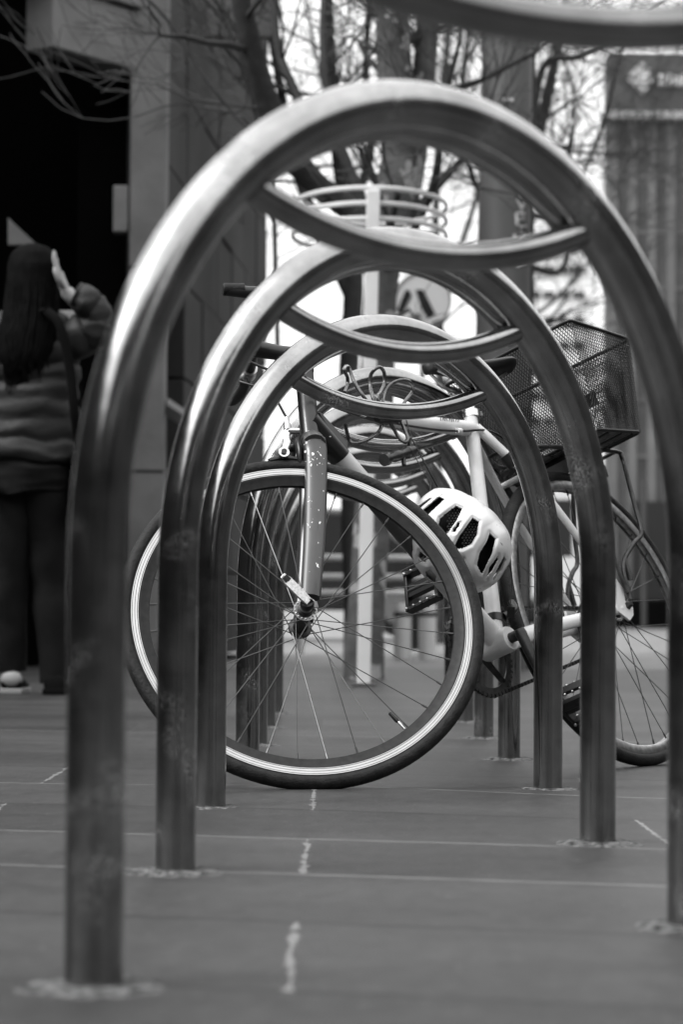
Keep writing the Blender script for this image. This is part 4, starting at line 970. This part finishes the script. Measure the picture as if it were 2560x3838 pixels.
finish_tree('plane_tree', (P(835, 1557, Y1).x, Y1, 0), 'bare plane tree with mottled bark and spreading limbs, just behind the pale ring post', [
 ([(835, 1600), (838, 1450), (862, 1050), (872, 690), (908, 440), (918, 330), (905, 150), (898, -60), (890, -260)], [98, 88, 80, 76, 88, 86, 80, 74, 60], [Y1] * 9),
 ([(930, 500), (955, 330), (975, 150), (988, -40), (1000, -260)], [56, 58, 54, 48, 40], [Y1 + .12] * 5),
 ([(885, 680), (815, 500), (720, 420), (655, 330), (605, 210), (568, 70), (535, -90)], [64, 56, 58, 60, 56, 50, 40], [Y1, Y1, Y1 - .1, Y1 - .2, Y1 - .3, Y1 - .4, Y1 - .5]),
 ([(880, 620), (820, 440), (775, 320), (748, 180), (742, 60), (748, -80)], [34, 30, 26, 20, 17, 12], [Y1 + .1, Y1 + .2, Y1 + .3, Y1 + .4, Y1 + .5, Y1 + .6]),
 ([(925, 520), (985, 450), (1035, 395), (1075, 345), (1120, 250)], [24, 20, 17, 14, 10], [Y1, Y1 + .1, Y1 + .2, Y1 + .2, Y1 + .3]),
 ([(935, 560), (990, 440), (1008, 350), (1012, 250), (1050, 120)], [22, 20, 18, 15, 12], [Y1, Y1 - .1, Y1 - .2, Y1 - .2, Y1 - .3]),
 ([(700, 400), (690, 250), (640, 120), (620, -60)], [26, 24, 20, 14], [Y1 - .1, Y1, Y1 + .1, Y1 + .2]),
], 5, 21, 'plane_bark', depth=3, L=.6)
Y2 = 15.0
finish_tree('plane_tree', (P(815, 1520, Y2).x, Y2, 0), 'dark leaning tree whose trunk shows left of the pale ring post', [
 ([(815, 1535), (812, 1380), (800, 900), (812, 640), (795, 480), (772, 300), (755, 120), (752, -80)], [54, 46, 46, 46, 42, 36, 30, 22], [Y2] * 8),
 ([(812, 700), (690, 420), (640, 180), (600, -60)], [30, 26, 20, 14], [Y2] * 4),
 ([(640, 900), (632, 600), (628, 480), (610, 300)], [12, 12, 12, 9], [Y2] * 4),
 ([(800, 500), (850, 350), (840, 150), (855, -60)], [24, 20, 16, 12], [Y2 + .3] * 4),
], 3, 22, 'bark', depth=3, L=.8)
Y3 = 18.0
finish_tree('plane_tree', (P(1105, 1500, Y3).x, Y3, 0), 'bare tree with fine twigs filling the sky right of the dark pole', [
 ([(1120, 1508), (1140, 1100), (1170, 700), (1215, 400), (1250, 250), (1290, 60), (1310, -100)], [50, 46, 42, 34, 26, 18, 12], [Y3] * 7),
 ([(1215, 380), (1245, 160), (1330, 130), (1420, 80), (1520, 10)], [20, 18, 14, 11, 8], [Y3 - .5] * 5),
 ([(1200, 500), (1290, 480), (1300, 380), (1318, 290)], [14, 14, 16, 10], [Y3 - .2] * 4),
 ([(1190, 600), (1290, 620), (1320, 450), (1380, 300), (1440, 60)], [14, 12, 10, 9, 7], [Y3 + .4] * 5),
 ([(1190, 560), (1090, 420), (1060, 250), (1080, 50)], [16, 14, 12, 9], [Y3 + .3] * 4),
], 8, 23, 'bark', depth=4, L=.85)
Y4 = 10.2
finish_tree('plane_tree', (P(-330, 1580, Y4).x, Y4, 0), 'bare tree left of the frame whose pale twigs cross the building corner', [
 ([(-330, 1600), (-300, 900), (-240, 200), (-120, -120), (100, -200), (330, -120)], [70, 62, 52, 40, 30, 20], [Y4] * 6),
 ([(100, -200), (360, 20), (470, 180), (560, 290), (600, 320)], [12, 8, 7, 5, 3], [Y4 + .4] * 5),
 ([(330, -120), (520, 60), (560, 250), (410, 240), (310, 270)], [10, 7, 5, 4, 3], [Y4 + .6] * 5),
], 0, 24, 'bark', depth=2, L=.4, twigm='twig', ntr=9)
Y5 = 24.0
finish_tree('plane_tree', (P(1010, 1470, Y5).x, Y5, 0), 'farthest bare tree, a haze of twigs between the ring post and the dark pole', [
 ([(1010, 1478), (1005, 1100), (1010, 800), (1000, 500), (1020, 200), (1040, -60)], [26, 24, 22, 18, 14, 10], [Y5] * 6),
 ([(1005, 800), (900, 500), (760, 250), (700, 0)], [14, 12, 10, 8], [Y5] * 4),
 ([(1005, 700), (1080, 500), (1150, 250), (1240, 60)], [14, 12, 10, 8], [Y5] * 4),
 ([(1005, 900), (1100, 800), (1260, 700), (1390, 560)], [12, 10, 8, 6], [Y5] * 4),
 ([(1000, 600), (860, 400), (650, 380), (560, 300)], [12, 10, 8, 6], [Y5] * 4),
], 8, 25, 'bark', depth=4, L=1.2)

# ------------------------------------------------------------------ street furniture and vehicles behind
def railing(x0, x1, Yd, zs, lab, name='railing'):
    t = thing(name, (P((x0 + x1) / 2, 1390, Yd).x, Yd, 0), lab, 'railing'); o = t.location.copy(); a = P(x0, 1390, Yd).x - o.x; b = P(x1, 1390, Yd).x - o.x
    for z in zs: MB().tube([Vector((a, 0, z)), Vector((b, 0, z))], .022, 10).build('rail', 'white_post', t)
    for x in (a, (a + b) / 2, b): MB().tube([Vector((x, .03, 0)), Vector((x, .03, zs[0] + .05))], .028, 10).build('post', 'white_post', t)
railing(690, 1030, 16.5, (.66, .53, .42), 'low pale three-rail railing behind the ring post')
railing(380, 640, 17.5, (.66, .53, .42), 'low pale railing seen between the left hoop legs')
for i, (x, lab) in enumerate(((924, 'short white bollard, nearer the ring post'), (981, 'short white bollard, farther from the ring post'))):
    t = thing('bollard', (P(x, 1495, 17.3).x, 17.3, 0), lab, 'bollard', 'short white bollards')
    MB().lathe([(.0001, -.05), (.062, -.05), (.062, .33), (.055, .35), (.0001, .352)], 24).build('body', 'white_post', t)
    MB().lathe([(.064, .26), (.0655, .26), (.0655, .29), (.064, .29)], 24, closed=True).build('band', 'stone', t)
t = thing('litter_bin', (P(952, 1495, 19).x, 19, 0), 'dark slim litter bin between the white bollards', 'litter bin')
MB().box((0, 0, .4), (.10, .12, .82)).build('body', 'stone', t, smooth=False, bevel=.01); MB().box((0, 0, .83), (.13, .15, .03)).build('lid', 'void', t, smooth=False, bevel=.005)

def car(x, Yd, L_, H_, m_, lab, name='parked_car', van=False):
    t = thing(name, (x, Yd, 0), lab, 'car' if not van else 'van'); W_ = 1.7
    side = [(0, .28), (.02, .62), (.10, .78), (L_ * .24, .86), (L_ * .36, H_ * .97), (L_ * .5, H_), (L_ * .72, H_ * .96), (L_ * .86, .90), (L_ * .97, .84), (L_, .6), (L_ * .995, .28)]
    if van: side = [(0, .28), (.02, .8), (.12, 1.0), (.5, 1.15), (.95, H_ * .96), (1.4, H_), (L_ * .97, H_ * .98), (L_, H_ * .9), (L_, .28)]
    b = MB(); n_ = len(side)
    prof = [(-W_ / 2, .0), (-W_ / 2 + .04, .05), (W_ / 2 - .04, .05), (W_ / 2, 0)]
    b.prism([(a - L_ / 2, c) for a, c in side], (0, -W_ / 2, 0), (1, 0, 0), (0, 0, 1), (0, 1, 0), W_); b.build('body', m_, t, bevel=.06)
    for sgy in (-1, 1):
        y = sgy * (W_ / 2 + .004)
        if van: wins = [[(.75, 1.15), (1.05, H_ * .9), (1.55, H_ * .9), (1.55, 1.15)], [(1.7, 1.15), (1.7, H_ * .9), (L_ * .9, H_ * .9), (L_ * .9, 1.15)]]
        else: wins = [[(L_ * .30, .90), (L_ * .385, H_ * .93), (L_ * .53, H_ * .95), (L_ * .53, .90)], [(L_ * .55, .90), (L_ * .55, H_ * .95), (L_ * .71, H_ * .91), (L_ * .80, .90)]]
        for wq in wins: MB().prism([(a - L_ / 2, c) for a, c in wq], (0, y - .004, 0), (1, 0, 0), (0, 0, 1), (0, 1, 0), .008).build('window', 'glass', t, smooth=False)
        for wx in (L_ * .19, L_ * .81):
            wh = MB().lathe([(.0001, -.10), (.30, -.10), (.32, -.06), (.32, .06), (.30, .10), (.0001, .10)], 28, (0, 1, 0), (wx - L_ / 2, sgy * (W_ / 2 - .06), .32)).build('wheel', 'rubber', t)
            MB().lathe([(.0001, -.012), (.19, -.012), (.20, 0), (.19, .012), (.0001, .012)], 24, (0, 1, 0), (wx - L_ / 2, sgy * (W_ / 2 + .045), .32)).build('hubcap', 'alloy_dull', wh)
    for sx in (-1, 1): MB().box((sx * (L_ / 2 - .02), 0, .66), (.06, W_ * .86, .12)).build('light_strip', 'trim', t, smooth=False, bevel=.01)
    return t
car(P(640, 1390, 27).x, 27, 4.3, 1.42, 'car_dark', 'dark parked car seen through the front wheel, left of the ring post')
car(P(1085, 1390, 40).x, 40, 3.9, 2.3, 'car_white', 'white parked van seen between the hoop legs on the right', 'parked_van', van=True)
car(P(1990, 1390, 32).x, 33, 4.2, 1.4, 'car_dark', 'dark parked car in front of the ribbed building')

# ------------------------------------------------------------------ person, seen from behind, right hand raised
PY = 8.9
per = thing('person', (P(70, 1592, PY).x, PY, 0), 'person with long dark hair in a dark puffer jacket, back turned, right hand raised', 'person')
pO = per.location.copy()
def Q(px, py, dy=0.0): v = P(px, py, PY) - pO; v.y = dy; return v
def skin_mesh(name, chains, m, parent, sub=2):
    """one continuous surface grown over joints; chains: list of [(pos, radius, (rx, ry))] sharing their first points"""
    verts = []; edges = []; rad = []; idx = {}
    for ch_ in chains:
        prev = None
        for p, r_ in ch_:
            key = tuple(round(c, 4) for c in p)
            if key not in idx: idx[key] = len(verts); verts.append(key); rad.append(r_)
            if prev is not None and prev != idx[key]: edges.append((prev, idx[key]))
            prev = idx[key]
    me = bpy.data.meshes.new(name); me.from_pydata(verts, edges, []); o = bpy.data.objects.new(name, me); C.objects.link(o); o.parent = parent
    o.modifiers.new('skin', 'SKIN')
    for i, sv in enumerate(me.skin_vertices[0].data): r_ = rad[i]; sv.radius = r_ if hasattr(r_, '__len__') else (r_, r_); sv.use_root = (i == 0)
    s = o.modifiers.new('sub', 'SUBSURF'); s.levels = sub; s.render_levels = sub
    me.materials.append(M[m]); o.modifiers['skin'].use_smooth_shade = True
    return o
pel = Q(62, 1085); che = Q(70, 820); nk = Q(76, 712); hd = Q(76, 640)
shR = Q(140, 745); elR = Q(236, 735, -.05); wrR = Q(163, 686, -.10)
shL = Q(2, 745); elL = Q(-36, 890, -.02); wrL = Q(-30, 1030, -.10)
hipR = Q(98, 1110); hipL = Q(28, 1110); knR = Q(113, 1330, .01); knL = Q(22, 1330, .02); anR = Q(123, 1545, .02); anL = Q(25, 1545, .05)
skin_mesh('body', [
 [(pel, (.15, .11)), (Q(66, 950), (.125, .095)), (che, (.15, .105)), (nk, (.055, .055)), (Q(76, 672), (.07, .075)), (hd, (.082, .095)), (Q(76, 610), (.07, .08))],
 [(che, (.15, .105)), (shR, .055), (elR, .042), (wrR, .028), (Q(157, 668, -.10), (.030, .018))], [(che, (.15, .105)), (shL, .055), (elL, .042), (wrL, .028), (Q(-30, 1060, -.10), (.03, .02))],
 [(pel, (.15, .11)), (hipR, .075), (knR, .040), (anR, .030), (Q(125, 1570, .02), (.030, .034))], [(pel, (.15, .11)), (hipL, .075), (knL, .040), (anL, .030), (Q(26, 1570, .05), (.030, .034))]], 'skin', per)
# raised hand: palm and five fingers
pc = Q(150, 655, -.10); hand = MB()
pal = [Q(160, 684, -.10), Q(154, 668, -.10), Q(147, 650, -.10), Q(143, 636, -.10)]
hand.tube(spline(pal, 5), [(.016 + .002 * math.sin(i / 15 * 3.14), lerp(.026, .040, i / 15)) for i in range(16)], 16, flat=(1, 0, .3))
for k in range(4):
    oy = -.10 + (k - 1.5) * .019; ln = (.82, 1.0, .94, .74)[k]; b0 = Q(143.5 - k * .3, 638, oy)
    tip = Q(143 - 10 * ln, 638 - 52 * ln, oy + (k - 1.5) * .006); mid1 = lerp(b0, tip, .42) + Vector((-.004, 0, 0)); mid2 = lerp(b0, tip, .74) + Vector((-.005, 0, 0))
    sp = spline([b0, mid1, mid2, tip], 5); hand.tube(sp, interp([.0092, .0088, .0082, .0076, .0045], len(sp)), 10)
tb = spline([Q(153, 668, -.125), Q(147, 657, -.155), Q(140, 640, -.165), Q(137, 628, -.165)], 5); hand.tube(tb, interp([.012, .0115, .010, .0055], len(tb)), 10)
hand.build('hand', 'skin', per)
hl_ = MB(); pal = [Q(-30, 1045, -.10), Q(-29, 1075, -.10), Q(-27, 1100, -.11)]; hl_.tube(spline(pal, 5), [(.016, .034)] * 11, 14, flat=(1, 0, 0))
for k in range(4):
    oy = -.11 + (k - 1.5) * .018; sp = spline([Q(-27, 1098, oy), Q(-25, 1120, oy - .004), Q(-21, 1138 + (k % 3), oy - .012)], 5); hl_.tube(sp, interp([.009, .0085, .005], len(sp)), 8)
sp = spline([Q(-30, 1060, -.13), Q(-26, 1085, -.15), Q(-22, 1102, -.15)], 5); hl_.tube(sp, interp([.012, .010, .006], len(sp)), 8)
hl_.build('hand', 'skin', per)
# puffer jacket: torso and sleeves with quilted rolls
def puff(pts, rads, name, m='jacket', roll=.055, amp=.013, n=28, par=per, flat=(1, 0, 0), seed=0):
    sp = spline(pts, 14); k = len(sp); ra = interp([r_[0] for r_ in rads], k); rb_ = interp([r_[1] for r_ in rads], k); dist = [0]
    for i in range(1, k): dist.append(dist[-1] + (sp[i] - sp[i - 1]).length)
    rr = []
    for i in range(k):
        a = abs(math.sin(math.pi * dist[i] / roll + .3 * math.sin(i * .23 + seed))) ** .6 * amp * 1.5 - amp * .9; rr.append((ra[i] + a, rb_[i] + a))
    mbx = MB(); mbx.tube(sp, rr, n, flat=flat)
    for i_, v in enumerate(mbx.v):
        vv = Vector(v); q_ = noise.noise_vector(vv * 9 + Vector((seed, 0, 0))) * .019 + noise.noise_vector(Vector((vv.x * 14, vv.y * 14, vv.z * 34))) * .008; mbx.v[i_] = tuple(vv + q_)
    return mbx.build(name, m, par, angle=80)
jk = puff([Q(64, 1062), Q(66, 1020), Q(68, 900), Q(72, 800), Q(76, 745), Q(78, 712)], [(.190, .15), (.186, .145), (.178, .14), (.188, .135), (.172, .11), (.075, .075)], 'jacket', roll=.075, amp=.009)
puff([Q(120, 760), Q(170, 775, -.03), Q(215, 765, -.05), Q(238, 738, -.06)], [(.085, .085), (.082, .08), (.078, .075), (.066, .062)], 'sleeve', seed=2, par=jk, roll=.08, amp=.006)
puff([Q(240, 745, -.06), Q(222, 718, -.075), Q(195, 696, -.09), Q(172, 684, -.10)], [(.062, .060), (.062, .06), (.056, .055), (.042, .042)], 'sleeve', seed=3, par=jk, roll=.07, amp=.005)
puff([Q(18, 755), Q(-14, 830, -.02), Q(-34, 900, -.03), Q(-32, 1020, -.09)], [(.08, .08), (.078, .075), (.068, .065), (.045, .045)], 'sleeve', seed=4, par=jk, roll=.08, amp=.006)
puff([Q(74, 735), Q(76, 700), Q(76, 690)], [(.085, .085), (.075, .075), (.070, .07)], 'collar', seed=5, par=jk, roll=.06, amp=.008)
# wide trousers
def leg(hip, kn, an, seed, top):
    pts = [top, hip, kn, an]; sp = spline(pts, 10); rr = interp([.100, .094, .066, .056], len(sp)); mbx = MB(); mbx.tube(sp, rr, 24)
    for i_, v in enumerate(mbx.v):
        vv = Vector(v); mbx.v[i_] = tuple(vv + noise.noise_vector(Vector((vv.x * 6, vv.y * 6, vv.z * 11 + seed))) * .012)
    return mbx.build('trouser_leg', 'denim', per, angle=80)
puff([Q(64, 1130), Q(64, 1080), Q(65, 1030)], [(.165, .135), (.168, .138), (.15, .12)], 'trouser_hips', m='denim', roll=.3, amp=.001)
leg(Q(102, 1120), Q(113, 1330, .02), Q(124, 1565, .02), 1, Q(92, 1050)); leg(Q(24, 1120), Q(20, 1330, .02), Q(22, 1540, .05), 5, Q(34, 1050))
# shoes
def shoe(px, py, dy, nm, white):
    c = Q(px, py, dy); c.z = .0; b = MB(); n = 18; prof = [(-.06, .036, .06), (-.045, .040, .085), (.0, .040, .085), (.06, .044, .062), (.12, .046, .048), (.165, .034, .040), (.185, .015, .03)]
    vs = []
    for yy, hw, ht in prof:
        for j in range(n):
            a = 2 * math.pi * j / n; vs.append(c + Vector((hw * math.cos(a), yy, max(.004, ht * .5 + ht * .5 * math.sin(a)))))
    fs = [(i * n + j, i * n + (j + 1) % n, (i + 1) * n + (j + 1) % n, (i + 1) * n + j) for i in range(len(prof) - 1) for j in range(n)] + [tuple(range(n)), tuple(range((len(prof) - 1) * n, len(prof) * n))]
    b.add(vs, fs); sh = b.build(nm, 'bag', per, angle=70)
    so_ = MB(); so_.prism([(p[1] * 1.08 * s, p[0] * 1.04) for s in (1,) for p in prof] + [(-p[1] * 1.08, p[0] * 1.04) for p in reversed(prof)], c + Vector((0, 0, 0.001)), (1, 0, 0), (0, 1, 0), (0, 0, 1), .022); so_.build('sole', 'white_rubber' if white else 'bag', sh, bevel=.004)
    if white: MB().ball(c + Vector((0, -.045, .055)), .042, 16, 10, (1.0, .55, .75)).build('heel_cap', 'white_rubber', sh)
    return sh
shoe(26, 1592, .05, 'shoe', True); shoe(126, 1588, .02, 'shoe', False)
# hair: a cap and long locks down the back
hr = MB(); rnd = random.Random(9)
HP = [(76, 560, .0, 8, .015), (76, 568, .0, 34, .05), (76, 585, -.0, 50, .085), (76, 612, -.005, 58, .105), (76, 650, -.012, 60, .112), (76, 695, -.03, 60, .105), (74, 735, -.06, 60, .085), (68, 780, -.09, 66, .065), (64, 815, -.11, 58, .05), (60, 840, -.12, 44, .035), (56, 862, -.125, 22, .015), (54, 876, -.125, 6, .008)]
HPp = spline([Q(x, y, dy) for x, y, dy, w_, d_ in HP], 5); ww = interp([w_ / 624 for x, y, dy, w_, d_ in HP], len(HPp)); dd = interp([d_ for *_, d_ in HP], len(HPp)); nh_ = 72; vs = []
for i, c in enumerate(HPp):
    for j in range(nh_):
        a = 2 * math.pi * j / nh_; k = 1 + (.07 * noise.noise(Vector((j * .16, i * .07, 1))) + .025 * noise.noise(Vector((j * 1.1, i * .10, 4)))) * min(1, i / 12); vs.append(c + Vector((ww[i] * math.cos(a) * k, dd[i] * math.sin(a) * k, 0)))
hr.add(vs, [(i * nh_ + j, i * nh_ + (j + 1) % nh_, (i + 1) * nh_ + (j + 1) % nh_, (i + 1) * nh_ + j) for i in range(len(HPp) - 1) for j in range(nh_)] + [tuple(range(nh_)), tuple(reversed(range((len(HPp) - 1) * nh_, len(HPp) * nh_)))])
for k in range(110):
    a = rnd.uniform(math.pi, 2 * math.pi); i0 = rnd.randint(20, 36); p = []
    for i in range(i0, min(len(HPp), i0 + 22), 4): p.append(HPp[i] + Vector((ww[i] * math.cos(a) * 1.01, dd[i] * math.sin(a) * 1.01, 0)) + Vector((rnd.uniform(-.003, .003), 0, 0)))
    if len(p) > 2: p.append(p[-1] + Vector((rnd.uniform(-.02, .02), 0, -rnd.uniform(.02, .09)))); hr.tube(spline(p, 3), interp([.003, .009, .007, .001], (len(p) - 1) * 3 + 1), 5)
hr.build('hair', 'hair', per, angle=70)
# shoulder bag
sb = thing('shoulder_bag', tuple(pO), 'black strap bag hanging at the side of the person in the puffer jacket', 'bag')
MB().tube(spline([Q(118, 725, -.16), Q(150, 760, -.17), Q(172, 860, -.16), Q(182, 960, -.15), Q(190, 1040, -.10)], 8), [(.017, .006)] * 33, 10, flat=(1, 0, 0)).build('strap', 'bag', sb)
MB().tube(spline([Q(118, 725, -.16), Q(95, 715, -.05), Q(110, 722, .10), Q(160, 850, .16), Q(190, 1040, .06)], 8), [(.017, .006)] * 33, 10, flat=(1, 0, 0)).build('strap', 'bag', sb)
MB().box(Q(200, 1105, 0), (.09, .26, .22)).build('body', 'bag', sb, bevel=.03)
MB().box(Q(200, 1060, 0), (.095, .265, .06)).build('flap', 'bag', sb, bevel=.02)
